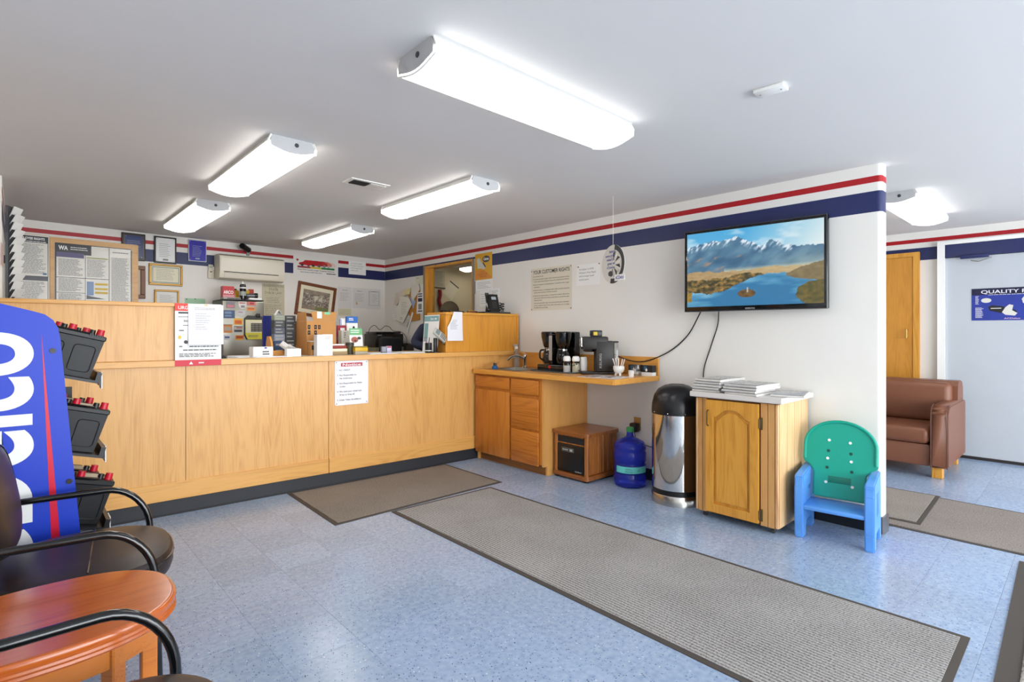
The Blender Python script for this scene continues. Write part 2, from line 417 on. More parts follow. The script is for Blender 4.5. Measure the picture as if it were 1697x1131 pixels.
# pass-through window: oak casing and jambs
wp = struct(MB().box(TVX-.012, TVX+.14, WY1-.005, WY1+.035, WZ0, WZ1+.03).box(TVX-.012, TVX+.14, WY0-.03, WY0+.002, WZ0, WZ1+.03).box(TVX-.012, TVX+.14, WY0+.0025, WY1-.0055, WZ1-.002, WZ1+.03).build('window_1', M_GOLD))
MB().box(TVX-.018, TVX-.012, WY1+.012, WY1+.045, WZ0, WZ1+.04).box(TVX-.018, TVX-.012, WY0-.05, WY0-.02, WZ0, WZ1+.03).build('metal_edge', mat('edge_metal', '8f8778', .45, metal=.5), wp)
MB().box(TVX+.03, TVX+.06, WY1-.10, WY1-.005, WZ0, WZ1-.002).build('jamb_stop', M_GOLD, wp)
MB().box(TVX-.01, TVX+.14, WY0, WY1, WZ0-.02, WZ0).build('window_sill', M_GOLD, wp)

# back wall
wb = MB().box(-.6, 4.215, 0, .12, 0, CEIL)
wall_back = struct(wb.build('wall_back', M_WALL, loc=(BW0.x, BW0.y, 0), rz=RZ_BW))
MB().box(-.3, 4.213, -.0012, .001, *RED).build('red_stripe', M_RED, wall_back)
MB().box(-.3, 4.213, -.0012, .001, *BLU).build('blue_stripe', M_BLUE, wall_back)
# left wall: behind the counter it steps into the room
struct(MB().box(-.57, -.45, -4.1, 5.38, 0, CEIL).build('wall_left', M_WALL))
wall_left = struct(MB().box(-.2, -.085, 5.26, 7.3, 0, CEIL).box(-.449, -.2, 5.26, 5.38, 0, CEIL).build('wall_step', M_WALL))
MB().box(-.086, -.0838, 5.26, 7.13, *RED).build('red_stripe', M_RED, wall_left)
MB().box(-.086, -.0838, 5.26, 7.13, *BLU).build('blue_stripe', M_BLUE, wall_left)
# front wall with storefront windows (behind the viewer)
wf = MB(); xs = [-.57] + [v for p in WINDOWS_FRONT for v in p] + [7.5]
for k in range(0, len(xs), 2): wf.box(xs[k], xs[k+1], -4.1, -3.98, 0, CEIL)
for a, b in WINDOWS_FRONT: wf.box(a, b, -4.1, -3.98, 0, .12).box(a, b, -4.1, -3.98, 2.36, CEIL)
struct(wf.build('wall_front', M_WALL))
# lobby wall, partitions, little office behind the pass-through
LX = 7.36
wall_lobby = struct(MB().box(LX, LX+.12, -4.1, 4.1, 0, CEIL).build('wall_lobby', M_WALL))
MB().box(LX-.0012, LX+.001, -3.98, 3.9, *RED).build('red_stripe', M_RED, wall_lobby)
MB().box(LX-.0012, LX+.001, 1.143, 3.9, *BLU).build('blue_stripe', M_BLUE, wall_lobby)
struct(MB().box(TVX+.13, LX+.12, 3.9, 4.02, 0, CEIL).build('wall_partition', M_WALL))
M_OFF = mat('office_paint', 'dfd3b4', .7, var=.04)
struct(MB().box(TVX+.13, 6.4, 7.44, 7.56, 0, CEIL).box(6.3, 6.42, 4.02, 7.5, 0, CEIL).build('wall_office', M_OFF))
MB().box(LX-.02, LX, 1.14, 3.9, 0, .10).build('cove_base', M_RUBBER, wall_lobby)

# wooden door and grey exit door in the lobby wall
d1 = struct(MB().box(LX-.035, LX-.001, 1.36, 2.16, .01, 2.165).build('door_1', wood('door_oak', 'cf8f36', 'bb7a22', 'z', contrast=.3)))
MB().box(LX-.045, LX-.001, 1.302, 1.358, 0, 2.215).box(LX-.045, LX-.001, 1.3585, 2.22, 2.167, 2.215).build('door_frame', M_GOLD, d1)
MB().cyl((LX-.085, 1.41, 1.36), (LX-.085, 1.41, 1.26), .008, n=8).cyl((LX-.085, 1.41, 1.355), (LX-.035, 1.41, 1.355), .006, n=8).cyl((LX-.085, 1.41, 1.265), (LX-.035, 1.41, 1.265), .006, n=8).build('door_handle', mat('brass', 'b08d57', .3, metal=1), d1)
M_DOORG = mat('grey_door_paint', 'b9bec4', .5, var=.05, vscale=3, bump=.04)
d2 = struct(MB().box(LX-.03, LX-.001, .06, 1.076, .03, 2.118).build('door_2', M_DOORG))
MB().box(LX-.06, LX-.001, 1.078, 1.143, 0, 2.30).box(LX-.06, LX-.001, -.02, .058, 0, 2.30).box(LX-.06, LX-.001, .058, 1.078, 2.261, 2.30).build('door_frame', M_WHITE, d2)
MB().box(LX-.055, LX-.001, .058, 1.078, 2.122, 2.258).build('blue_header', M_BLUE, d2)
MB().box(LX-.04, LX-.001, .058, 1.078, 0, .028).build('threshold', mat('threshold_dark', '2b2624', .5), d2)
MB().rbox(LX-.09, LX-.0551, .72, .95, 2.095, 2.135, .008).build('door_closer', M_BLUE, d2)
MB().tube([(LX-.08, .86, 2.07), (LX-.14, .80, 2.05), (LX-.08, .70, 2.09)], .006, 6).build('closer_arm', M_STEEL, d2)

# ================================================================== CEILING FIXTURES
def lamp_material():
    m = bpy.data.materials.new('lit_diffuser'); m.use_nodes = True; nt = m.node_tree; N = nt.nodes; L = nt.links
    b = N['Principled BSDF']; b.inputs['Base Color'].default_value = (.9, .9, .88, 1); b.inputs['Roughness'].default_value = .4
    tc = N.new('ShaderNodeTexCoord'); sp = N.new('ShaderNodeSeparateXYZ'); L.new(tc.outputs['Object'], sp.inputs[0])
    k = N.new('ShaderNodeMath'); k.operation = 'MULTIPLY'; k.inputs[1].default_value = 48; L.new(sp.outputs[1], k.inputs[0])
    c = N.new('ShaderNodeMath'); c.operation = 'COSINE'; L.new(k.outputs[0], c.inputs[0])
    s = N.new('ShaderNodeMath'); s.operation = 'MULTIPLY_ADD'; L.new(c.outputs[0], s.inputs[0]); s.inputs[1].default_value = -.12*LAMP_STRENGTH; s.inputs[2].default_value = LAMP_STRENGTH
    b.inputs['Emission Color'].default_value = (1.0, .955, .89, 1); L.new(s.outputs[0], b.inputs['Emission Strength'])
    return m
M_LAMP = lamp_material()
M_LAMPD = emis('lit_diffuser_dim', (1.0, .93, .82), LAMP_STRENGTH*.45)
M_CAP = mat('fixture_cap', 'b9b9ba', .5)
def ceiling_light(cx, cy, rz, label, lamp=None):
    lamp = lamp or M_LAMP
    t = thing('ceiling_light', label, 'ceiling light', (cx, cy, CEIL), rz, 'fluorescent ceiling fixtures')
    Lh = .63
    prof = [(-.118, 0), (-.135, -.035), (-.132, -.066)] + [(-.128+.256*k/8, -.066-.026*math.sin(math.pi*k/8)) for k in range(1, 8)] + [(.132, -.066), (.135, -.035), (.118, 0)]
    low = [(-.1345, -.036)] + prof[2:-2] + [(.1345, -.036)]
    MB().prism(low, 'x', -Lh, Lh).build('diffuser', lamp, t)
    MB().prism([(-.118, 0), (-.136, -.0355), (.136, -.0355), (.118, 0)], 'x', -Lh, Lh).build('housing', M_WHITE, t)
    rim = [(a*1.03, b*1.03 if b else 0) for a, b in prof]
    for s in (-1, 1):
        MB().prism([(a*.93, b*.93) for a, b in prof], 'x', s*(Lh+.001), s*(Lh+.008)).build('end_plate', M_CAP, t)
        MB().tube([(s*(Lh+.003), a, b) for a, b in rim], .004, 6).build('end_rim', M_WHITE, t)
    MB().cyl((-Lh-.008, -.02, -.035), (-Lh-.011, -.02, -.035), .012, n=12).build('knockout', M_DGREY, t)
    return t
ceiling_light(1.78, 1.80, 0, 'fluorescent wrap light over the open floor, set crosswise to the others beside the mat')
ceiling_light(1.165, 3.76, R(90), 'fluorescent wrap light in front of the counter, on the battery rack side')
ceiling_light(1.215, 5.69, R(90), 'fluorescent wrap light behind the counter, above the framed certificates')
ceiling_light(2.64, 5.80, R(90), 'fluorescent wrap light behind the counter, before the car poster')
ceiling_light(2.49, 3.62, R(90), 'fluorescent wrap light between the ceiling vent and the stripe wall')
ceiling_light(5.76, 1.06, 0, 'fluorescent wrap light in the lobby above the brown sofa')
ceiling_light(5.60, 6.60, R(90), 'fluorescent light in the small office seen through the opening', M_LAMPD)

v = thing('ceiling_vent', 'white ceiling air vent with two banks of slats', 'vent', (1.92, 3.69, CEIL))
MB().box(-.155, .155, -.078, .078, -.006, 0).build('frame', M_WHITE, v)
MB().box(-.125, -.004, -.05, .05, -.0075, -.006).box(.004, .125, -.05, .05, -.0075, -.006).build('opening', M_INK, v)
for k in range(10):
    x = -.118 + k*.0125
    MB().box(x, x+.004, -.05, .05, -.012, -.0076).build('slat', M_DGREY, v)
    MB().box(x+.129, x+.138, -.05, .05, -.012, -.0076).build('slat', M_WHITE, v)
s = thing('ceiling_plate', 'small plain white cover plate on the ceiling', 'cover plate', (2.53, 1.0, CEIL), R(4))
MB().rbox(-.04, .04, -.065, .065, -.016, 0, .004).build('cover', M_WHITE, s)
MB().cyl((0, .045, -.0165), (0, .045, -.018), .004, n=8).build('screw', M_GREY, s)
MB().cyl((0, -.045, -.0165), (0, -.045, -.018), .004, n=8).build('screw', M_GREY, s)

# hanging wheel mobile
hx, hy = 3.577, 2.661
hm = thing('hanging_sign', 'round wheel shaped card hanging on a thread from the ceiling', 'hanging sign', (hx, hy, 1.882), R(-108))
MB().tube([(0, 0, .158), (0, 0, CEIL-1.882)], .0012, 5).build('thread', M_WHITE, hm)
MB().prism(ellipse(0, 0, .158, .158, 40), 'y', -.002, .002).build('disc', mat('disc_grey', 'd4d2cc', .5), hm)
mb = MB(); a0 = [(.158*math.sin(R(t)), .158*math.cos(R(t))) for t in range(10, 200, 8)]; a1 = [(.118*math.sin(R(t)), .118*math.cos(R(t))) for t in range(200, 10, -8)]
flatp(mb, a0[:12]+[(p[0]*.75, p[1]*.75) for p in a0[:12]][::-1], -.0026); flatp(mb, a0[11:]+[(p[0]*.75, p[1]*.75) for p in a0[11:]][::-1], -.0026)
for t in (15, 60, 105, 150, 190):
    flatp(mb, [(.03*math.sin(R(t)), .03*math.cos(R(t))), (.09*math.sin(R(t-12)), .09*math.cos(R(t-12))), (.11*math.sin(R(t+6)), .11*math.cos(R(t+6)))], -.0028)
flatp(mb, ellipse(-.035, -.075, .03, .022), -.0027)
mb.build('tyre_print', M_DGREY, hm, smooth=0)
mb = MB(); flatp(mb, [(.018*math.sin(R(t)), .018*math.cos(R(t))) for t in range(0, 360, 24)], -.003)
for t in (37, 82, 127, 172): flatp(mb, [(.02*math.sin(R(t-20)), .02*math.cos(R(t-20))), (.11*math.sin(R(t-7)), .11*math.cos(R(t-7))), (.11*math.sin(R(t+7)), .11*math.cos(R(t+7))), (.02*math.sin(R(t+20)), .02*math.cos(R(t+20)))], -.0029)
mb.build('spoke_print', M_STEEL, hm, smooth=0)
for k, s_ in enumerate(['Behind', 'every great', 'wheel is a', 'great set', 'of brakes.']):
    mb = MB(); txt(mb, s_, .03, .095-k*.032, .02, y=-.0035, align='r', bold=.01); mb.build('lettering', mat('blue_ink', '2b2f9a', .6), hm, smooth=0)
MB().box(.03, .165, -.008, -.006, -.142, -.092).build('tag', M_PAPER, hm)
mb = MB(); txt(mb, 'ACDelco', .098, -.128, .026, .11, y=-.0085, align='c', bold=.02); mb.build('tag_lettering', MATS['blue_ink'], hm, smooth=0)

# ================================================================== COUNTER
def cthing(name, label, cat, s, n, z, group=None, drz=0): return thing(name, label, cat, cfl(s, n, z), RZ_CF+drz, group)
sc = cthing('service_counter', 'long oak panelled service counter with dark cove base', 'counter', 0, 0, 0)
for a, b in ((-.86, .468), (.472, 1.537), (1.541, 3.70)): MB().box(a, b, 0, .02, .232, 1.076).build('front_panel', M_OAK, sc)
for a, b in ((-.86, 1.537), (1.541, 3.70)): MB().rbox(a, b, -.012, .02, .105, .232, .003, 1).build('skirting_board', M_OAKH, sc)
MB().box(-.86, 3.70, .0, .03, .0, .105).build('plinth', M_RUBBER, sc)
MB().prism([(-.002, .104), (.004, .104), (.004, 0), (-.02, 0), (-.008, .012)], 'x', -.86, 3.70).build('cove_base', M_RUBBER, sc)
MB().box(-.86, 3.70, .02, .60, .105, 1.076).build('carcass', M_SIDE, sc)
cw = cthing('counter_worktop', 'oak edged worktop running along the service counter', 'worktop', 0, 0, 0)
MB().box(-.86, 3.715, .0, .66, 1.078, 1.118).build('top', mat('counter_laminate', 'cfc7b8', .4), cw)
MB().rbox(-.86, 3.715, -.022, .0, 1.074, 1.120, .004, 1).build('edge_trim', M_OAKH, cw)
TOP = 1.118
rl = cthing('raised_counter_shelf', 'raised oak counter section on the worktop beside the battery rack', 'raised shelf', 0, 0, TOP)
MB().box(-.86, .455, 0, .018, .004, .392).build('front_panel', M_OAK, rl)
MB().rbox(.455, .490, -.012, .32, .002, .392, .004, 1).build('end_post', M_OAK, rl)
MB().rbox(-.86, .492, -.016, .33, .392, .420, .004, 1).build('cap', M_OAKH, rl)
MB().box(-.86, .455, .30, .318, .002, .392).build('back_panel', M_OAK, rl)
rr_ = cthing('raised_counter_shelf', 'raised oak counter section on the worktop holding the desk telephone', 'raised shelf', 0, 0, TOP)
M_OAKO = wood('oak_panel_orange', 'd9942f', 'c27e22', 'z', contrast=.4)
M_OAKOH = wood('oak_board_orange', 'da9a3a', 'c58428', 'x', contrast=.3)
MB().box(2.742, 3.695, 0, .018, .004, .385).build('front_panel', M_OAKO, rr_)
MB().rbox(2.738, 2.775, -.004, .34, .002, .385, .003, 1).build('end_panel', M_OAKO, rr_)
MB().rbox(2.732, 3.705, -.014, .35, .385, .412, .004, 1).build('cap', M_OAKOH, rr_)
MB().rbox(3.685, 3.706, -.012, .35, .002, .385, .003, 1).build('end_panel', M_OAKO, rr_)

def wall_card(name, label, cat, loc, rz, w, h, m, t=.0015, group=None, parts=()):
    """flat sheet: local x right, z up from its lower edge"""
    o = thing(name, label, cat, loc, rz, group)
    MB().box(-w/2, w/2, -t, 0, 0, h).build('sheet', m, o)
    return o

# notice sign on the counter front
ns = cthing('notice_sign', 'white Notice sign with red heading fixed to the counter front', 'sign', 1.748, -.0225, .682)
ns.location = cfl(1.748, -.001, .682)
MB().prism(rrect(-.155, .155, 0, .392, .014), 'y', -.004, 0).build('board', mat('sign_white', 'ecebef', .35), ns)
mb = MB(); flat(mb, -.10, .10, .352-.012, .372, -.0045); mb.build('heading_band', mat('sign_red', 'b32234', .4), ns, smooth=0)
mb = MB(); txt(mb, 'Notice', 0, .3455, .021, .17, y=-.005, align='c', bold=.02); mb.build('heading', M_PAPER, ns, smooth=0)
for z, s_, x in ((.302, '1. NO CREDIT', -.135), (.258, '2. Not Responsible for', -.135), (.230, 'No Antifreeze.', -.112), (.186, '3. Not Responsible for Radio', -.135), (.158, 'Codes', -.112), (.114, '4. We need your wheel lock', -.135), (.086, '& key at drop-off.', -.112), (.040, '5. Under Video Surveillance', -.135)):
    mb = MB(); txt(mb, s_, x, z, .0135, y=-.005, bold=.012); mb.build('lettering', M_INK, ns, smooth=0)
mb = MB()
for x in (-.14, .14):
    for z in (.015, .377): mb.cyl((x, -.004, z), (x, -.007, z), .005, n=8)
mb.build('screw', M_GREY, ns)

# URGENT poster and the sheet taped over it
up = cthing('recall_poster', 'white and red URGENT recall poster taped to the raised counter end', 'poster', .549, -.024, 1.076)
MB().box(-.151, .151, -.0015, 0, 0, .46).build('sheet', M_PAPER, up)
M_URG = mat('poster_red', 'e0453a', .5); M_PINK = mat('poster_crimson', 'd33a48', .5)
mb = MB(); flat(mb, -.151, -.07, .405, .46, -.002); mb.build('red_heading', M_URG, up, smooth=0)
mb = MB(); flat(mb, -.151, .151, 0, .045, -.002); mb.build('red_footer', M_PINK, up, smooth=0)
mb = MB(); txt(mb, 'URGENT', -.131, .418, .024, .125, y=-.0025, bold=.015)
flatp(mb, [(-.062, .012), (-.036, .012), (-.049, .034)], -.0025); lines(mb, .0, .035, .022, .022, 1, .009, -.0025, 0)
mb.build('white_lettering', M_PAPER, up, smooth=0)
mb = MB(); flat(mb, -.13, -.02, .386, .398, -.0022); lines(mb, -.125, .125, .05+.02, .09, 3, .005, -.0022, .2, 3); txt(mb, 'RECALL', -.095, .325, .014, y=-.0022, bold=.02)
lines(mb, -.10, .12, .118, .118, 1, .007, -.0022, 0, 5); lines(mb, -.06, .13, .144, .144, 1, .007, -.0022, 0, 6); lines(mb, -.13, -.06, .362, .362, 1, .004, -.0022, 0, 1)
lines(mb, -.10, -.06, .30, .30, 1, .005, -.0022, 0, 2)
for z, w in ((.262, .03), (.145, .02)): lines(mb, -.125, -.125+w, z, z, 1, .008, -.0022, 0, 9)
flatp(mb, ellipse(-.082, .177, .013, .013), -.0022)
mb.build('print', M_DGREY, up, smooth=0)
mb = MB(); flatp(mb, ellipse(-.122, .212, .01, .014), -.0022); mb.build('yellow_mark', mat('mark_yellow', 'e3c23a', .5), up, smooth=0)
us = cthing('taped_letter', 'plain white letter taped over the URGENT poster', 'paper', .597, -.028, 1.233)
mb = MB(); n = 10
for k in range(n):
    z0, z1 = .298*k/n, .298*(k+1)/n; f_ = lambda z: -.002-.010*max(0, 1-z/.2)**2
    mb.quad((-.116, f_(z0), z0), (.116, f_(z0), z0), (.116, f_(z1), z1), (-.116, f_(z1), z1)); mb.quad((-.116, f_(z0)+.0006, z0), (-.116, f_(z1)+.0006, z1), (.116, f_(z1)+.0006, z1), (.116, f_(z0)+.0006, z0))
mb.build('sheet', mat('letter_paper', 'e9e8ee', .7), us)
mb = MB(); lines(mb, -.075, .07, .262, .272, 2, .003, -.0028, .3, 4); lines(mb, -.07, .03, .115, .23, 8, .0025, -.0068, .5, 5); mb.build('print', M_GINK, us, smooth=0)
MB().box(-.01, .01, -.0035, -.0018, .286, .304).build('tape', mat('tape_tan', 'd9c39a', .4), us)

# hanging paper on right raised section
hp = cthing('price_list', 'white printed sheet hanging with a curled corner over the raised counter', 'paper', 2.841, -.022, 1.238)
P = [(-.096, 0), (.096, 0), (.090, .10), (.087, .296), (-.018, .296), (-.055, .20), (-.094, .14)]
MB().prism(P, 'y', -.0015, 0).build('sheet', mat('letter_paper', 'e9e8ee', .7), hp)
mb = MB(); mb.add([(-.018, -.002, .296), (-.055, -.002, .20), (-.094, -.002, .14), (-.02, -.03, .235)], [(0, 1, 3), (1, 2, 3)]); mb.build('curled_corner', M_PAPER, hp)
mb = MB(); lines(mb, -.06, .04, .12, .21, 8, .003, -.002, .35, 12); mb.build('print', M_GINK, hp, smooth=0)

# ================================================================== KITCHENETTE BASE CABINET (local: x right along wall, y into wall)
bc = thing('base_cabinet', 'honey oak sink cabinet with one door and three drawers', 'cabinet', (3.535, 4.392, 0), RZ_TV)
Wc = .982   # x 0..1.01 -> y 4.42..3.41
MB().box(0, Wc-.02, .0, .018, .10, .895).build('face_frame', M_OAKDK, bc)
MB().box(Wc-.02, Wc, .0, .626, .085, .895).box(Wc-.02, Wc, .05, .626, 0, .085).build('side_panel', M_SIDE, bc)
MB().box(.0, Wc-.02, .05, .065, 0, .10).build('toe_kick', wood('toe_wood', '8d5a26', '6d4018', 'x'), bc)
MB().box(.0, .018, .02, .626, .0, .895).build('side_panel', M_SIDE, bc)
def front(x0, x1, z0, z1, name, m):
    mb = MB().rbox(x0, x1, -.020, -.001, z0, z1, .006, 2)
    return mb.build(name, m, bc)
front(.012, .535, .765, .880, 'false_drawer', M_OAKDKH)
front(.012, .535, .085, .740, 'door', M_OAKDK)
for z0, z1 in ((.735, .878), (.415, .705), (.085, .395)): front(.562, .930, z0, z1, 'drawer', M_OAKDKH)
wt = thing('sink_worktop', 'orange oak laminate worktop with backsplash over the sink cabinet', 'worktop', (3.505, 4.392, 0), RZ_TV)
SX0, SX1, SY0, SY1 = .10, .56, .10, .50
mb = MB()
for a, b, c, d in ((0, SX0, 0, .656), (SX1, 1.79, 0, .656), (SX0, SX1, 0, SY0), (SX0, SX1, SY1, .656)): mb.box(a, b, c, d, .901, .941)
mb.build('top', M_LAM, wt)
MB().rbox(-.0, 1.795, -.012, 0, .898, .943, .004, 1).box(1.79, 1.797, 0, .656, .899, .943).build('edge_trim', wood('edge_oak', 'e0a048', 'cf8e38', 'x', contrast=.3), wt)
MB().rbox(0.0, 1.797, .638, .657, .9415, 1.105, .003, 1).build('backsplash', M_LAM, wt)
WTOP = .941
def on_wt(name, label, cat, x, y, group=None, rz=0): return thing(name, label, cat, (x, y, WTOP), RZ_TV+rz, group)
sk = thing('sink', 'stainless steel drop-in sink basin in the oak worktop', 'sink', (3.505, 4.392, WTOP), RZ_TV)
mb = MB(); x0, x1, y0, y1 = SX0-.02, SX1+.02, SY0-.02, SY1+.045
o4 = [(x0, y0), (x1, y0), (x1, y1), (x0, y1)]; i4 = [(SX0+.02, SY0+.02), (SX1-.02, SY0+.02), (SX1-.02, SY1-.02), (SX0+.02, SY1-.02)]; b4 = [(a*.96+.33*.04, b*.96+.3*.04) for a, b in i4]
vs_ = [(a, b, .0008) for a, b in o4]+[(a, b, .004) for a, b in o4]+[(a, b, .004) for a, b in i4]+[(a, b, -.155) for a, b in b4]
fs_ = []
for k in range(4):
    j = (k+1) % 4; fs_ += [(k, j, 4+j, 4+k), (4+k, 4+j, 8+j, 8+k), (8+k, 8+j, 12+j, 12+k)]
fs_.append((12, 13, 14, 15)); mb.add(vs_, fs_); mb.build('basin', M_STEEL, sk, smooth=20)
MB().cyl((.33, .3, -.1545), (.33, .3, -.15), .04, n=20).build('drain', M_DGREY, sk)
fc = thing('faucet', 'chrome single lever faucet behind the sink', 'faucet', (4.015, 4.15, WTOP+.0042), RZ_TV)
MB().lathe([(.028, 0), (.028, .012), (.02, .02), (.02, .10), (.024, .11), (.022, .135), (.01, .145)], n=20).build('body', M_CHROME, fc)
MB().tube(spline([(0, -.01, .09), (-.02, -.08, .125), (-.045, -.15, .12), (-.06, -.20, .085)]), .012, 10).build('spout', M_CHROME, fc)
MB().tube([(0, 0, .14), (-.03, .01, .155), (-.09, .015, .165)], [.012, .010, .007], 8).build('lever', M_CHROME, fc)
sb = thing('soap_bottle', 'clear plastic spray bottle standing by the sink', 'bottle', (4.06, 4.33, WTOP), RZ_TV)
MB().lathe([(.034, 0), (.036, .01), (.036, .12), (.03, .155), (.014, .185), (.013, .20)], n=20).build('body', mat('bottle_clear', 'dfe6ea', .08, trans=.85), sb)
MB().lathe([(.016, .20), (.016, .222), (.008, .23)], n=14).build('collar', M_WHITE, sb)
MB().rbox(-.05, .016, -.012, .012, .228, .252, .006).build('spray_head', mat('clear_grip', 'cfd2d2', .2, trans=.4), sb)
MB().tube([(-.03, 0, .23), (-.022, 0, .20), (-.026, 0, .18)], .005, 6).build('trigger', M_WHITE, sb)
sr = thing('dish_brush', 'blue scrub brush with a wooden handle lying on the sink rim', 'brush', (3.63, 4.20, WTOP+.0045), R(-20))
MB().lathe([(.026, 0), (.030, .006), (.030, .026), (.02, .034)], n=18).build('brush_head', mat('brush_blue', '1f5f9e', .4), sr)
MB().tube([(.0, 0, .034), (.06, .10, .05), (.10, .17, .055)], [.011, .010, .009], 8).build('handle', mat('handle_wood', 'cf9c5e', .5), sr)
MB().lathe([(.016, .034), (.016, .058), (.008, .06)], n=14).build('collar', M_BLACK, sr)

# coffee station
tr = thing('drip_tray', 'thin grey serving tray under the coffee maker', 'tray', (3.93, 3.55, WTOP), RZ_TV)
MB().prism(rrect(-.26, .30, -.19, .17, .04), 'z', .0, .004).build('plate', mat('tray_grey', '9aa0a4', .25, metal=.4), tr)
MB().tube([(a, b, .006) for a, b in rrect(-.26, .30, -.19, .17, .04)], .005, 6, closed=True).build('rim', mat('tray_dark', '4d5254', .3), tr)
cm = thing('coffee_maker', 'black twin drip coffee maker with two carafes', 'coffee maker', (3.96, 3.60, WTOP+.0045), RZ_TV)
MB().rbox(-.175, .175, -.14, .12, 0, .065, .012).build('base', M_BLACKG, cm)
MB().rbox(-.165, .165, .045, .125, .065, .385, .012).build('tower', M_BLACKG, cm)
for s in (-1, 1):
    MB().lathe([(.050, .225), (.062, .245), (.082, .33), (.085, .375), (.078, .385)], s*.092, -.045, n=24).build('brew_basket', M_BLACKG, cm)
    ca = MB().lathe([(.052, .068), (.066, .085), (.072, .12), (.062, .175), (.045, .205), (.046, .222)], s*.092, -.05, n=24).build('carafe', mat('carafe_glass', '2a2624', .03, trans=.6, coat=.5), cm)
    MB().tube(spline([(s*.092+s*.03, -.095, .205), (s*.092+s*.03, -.145, .195), (s*.092+s*.03, -.15, .13), (s*.092+s*.02, -.115, .10)], 5), .009, 8).build('handle', M_BLACK, ca)
    MB().lathe([(.048, .2), (.048, .215)], s*.092, -.05, n=20).build('metal_band', M_CHROME, ca)
MB().rbox(-.022, .022, -.128, .05, .065, .36, .008).build('centre_column', M_BLACKG, cm)
MB().rbox(-.019, .019, -.134, -.127, .105, .345, .003).build('water_gauge', mat('gauge_grey', 'a8a49c', .4), cm)
mb = MB(); lines(mb, -.008, .012, .12, .33, 18, .004, -.1345, 0, 2); mb.build('gauge_marks', mat('gauge_ink', '7d4a44', .5), cm, smooth=0)
MB().cyl((0, -.14, .04), (0, -.147, .04), .016, n=16).build('switch', mat('switch_red', 'b0201c', .3), cm)
def jar(x, y, label, content):
    t = thing('sugar_jar', label, 'jar', (x, y, WTOP+.0045), RZ_TV, None)
    MB().lathe([(.033, 0), (.036, .006), (.036, .085), (.030, .105), (.030, .11)], n=20).build('glass', M_GLASS, t)
    content(t)
    MB().lathe([(.034, .106), (.036, .112), (.036, .135), (.028, .152), (.01, .156)], n=20).build('lid', M_WHITE, t)
def c1(t): MB().lathe([(.031, .003), (.031, .062)], n=16).build('sugar', M_PAPER, t)
def c2(t):
    MB().lathe([(.031, .003), (.031, .07), (.02, .085)], n=16).build('creamer', M_CREAM, t)
    mb = MB()
    for k in range(9): a = k*.7; mb.sphere((.0335*math.cos(a), .0335*math.sin(a), .02+.0075*k), .007, 8, 5)
    mb.build('speckle', M_DGREY, t)
jar(3.83, 3.385, 'glass shaker jar of white sugar next to the coffee maker', c1)
jar(3.86, 3.30, 'glass shaker jar with speckled contents next to the white canister', c2)
cn = on_wt('canister', 'plain white lidless canister beside the pod machine', 'canister', 3.93, 3.265)
cn.location.z = WTOP+.0045
MB().lathe([(.028, 0), (.034, .01), (.036, .09), (.030, .14), (.026, .146)], n=20).build('body', M_WHITE, cn)
pm = on_wt('pod_coffee_machine', 'matte black single cup pod coffee machine', 'coffee machine', 3.92, 3.085, rz=R(-42))
M_POD = mat('pod_black', '26221f', .45)
MB().rbox(-.075, .075, -.165, .14, 0, .025, .012).build('drip_base', M_POD, pm)
MB().rbox(-.07, .07, -.03, .135, .025, .305, .012).build('tower', M_POD, pm)
MB().rbox(-.068, .068, -.155, .085, .225, .345, .018).build('brew_head', M_POD, pm)
MB().lathe([(.045, .205), (.052, .215), (.052, .24)], 0, -.085, n=20).build('spout', M_BLACKG, pm)
MB().box(-.05, .05, -.1605, -.1555, .268, .282).build('badge', mat('badge_grey', '9a9690', .4), pm)
MB().tube([(-.045, -.157, .255), (-.045, -.16, .33), (.045, -.16, .33), (.045, -.157, .255)], .006, 6).build('chrome_handle', M_CHROME, pm)
MB().rbox(-.06, .06, .136, .175, .012, .29, .006).build('reservoir', mat('reservoir_clear', 'cfcfc8', .06, trans=.7), pm)
MB().rbox(-.062, .062, .134, .178, .29, .302, .004).build('reservoir_lid', M_POD, pm)
mb2 = MB(); txt(mb2, 'KEURIG', .0, .0, .020, .13, rot=90, bold=.01); mb2.move(Matrix.Translation((.0706, .02, .06))@Matrix.Rotation(R(90), 4, 'Z')); mb2.build('lettering', mat('badge_grey', '9a9690', .4), pm, smooth=0)
tb = thing('adapter_box', 'small black box with a yellow sticker on top of the pod machine', 'box', (3.92, 3.085, WTOP+.346), RZ_TV+R(-42))
MB().rbox(-.055, .05, -.07, .03, 0, .055, .006).build('case', M_BLACK, tb)
mb = MB().quad((.0506, -.05, .010), (.0506, -.015, .010), (.0506, -.015, .042), (.0506, -.05, .042)); mb.build('sticker', mat('sticker_yellow', 'd9b92a', .5), tb, smooth=0)
bwl_ = on_wt('footed_bowl', 'small white footed bowl holding stir sticks', 'bowl', 3.90, 2.84)
MB().lathe([(.018, .018), (.040, .035), (.050, .062), (.048, .085), (.045, .085), (.046, .064), (.036, .04), (.012, .026)], n=24).build('bowl', M_WHITE, bwl_)
for a in (90, 210, 330): MB().cyl((.03*math.cos(R(a)), .03*math.sin(R(a)), 0), (.02*math.cos(R(a)), .02*math.sin(R(a)), .03), .008, .01, n=8).build('foot', M_WHITE, bwl_)
for k, (a, l) in enumerate(((-.055, .15), (-.035, .155), (-.012, .15), (.008, .155), (.04, .15), (.055, .148))):
    st = thing('stir_stick', 'white plastic stir stick standing in the footed bowl', 'stir stick', (3.90, 2.84, WTOP+.045), RZ_TV, 'stir sticks in the bowl')
    MB().tube([(a*.25, .01*(k % 3-1), -.006), (a, .012*(k % 3-1), l-.045)], .004, 6).build('stick', mat('stick_white', 'efe6e2', .4), st)
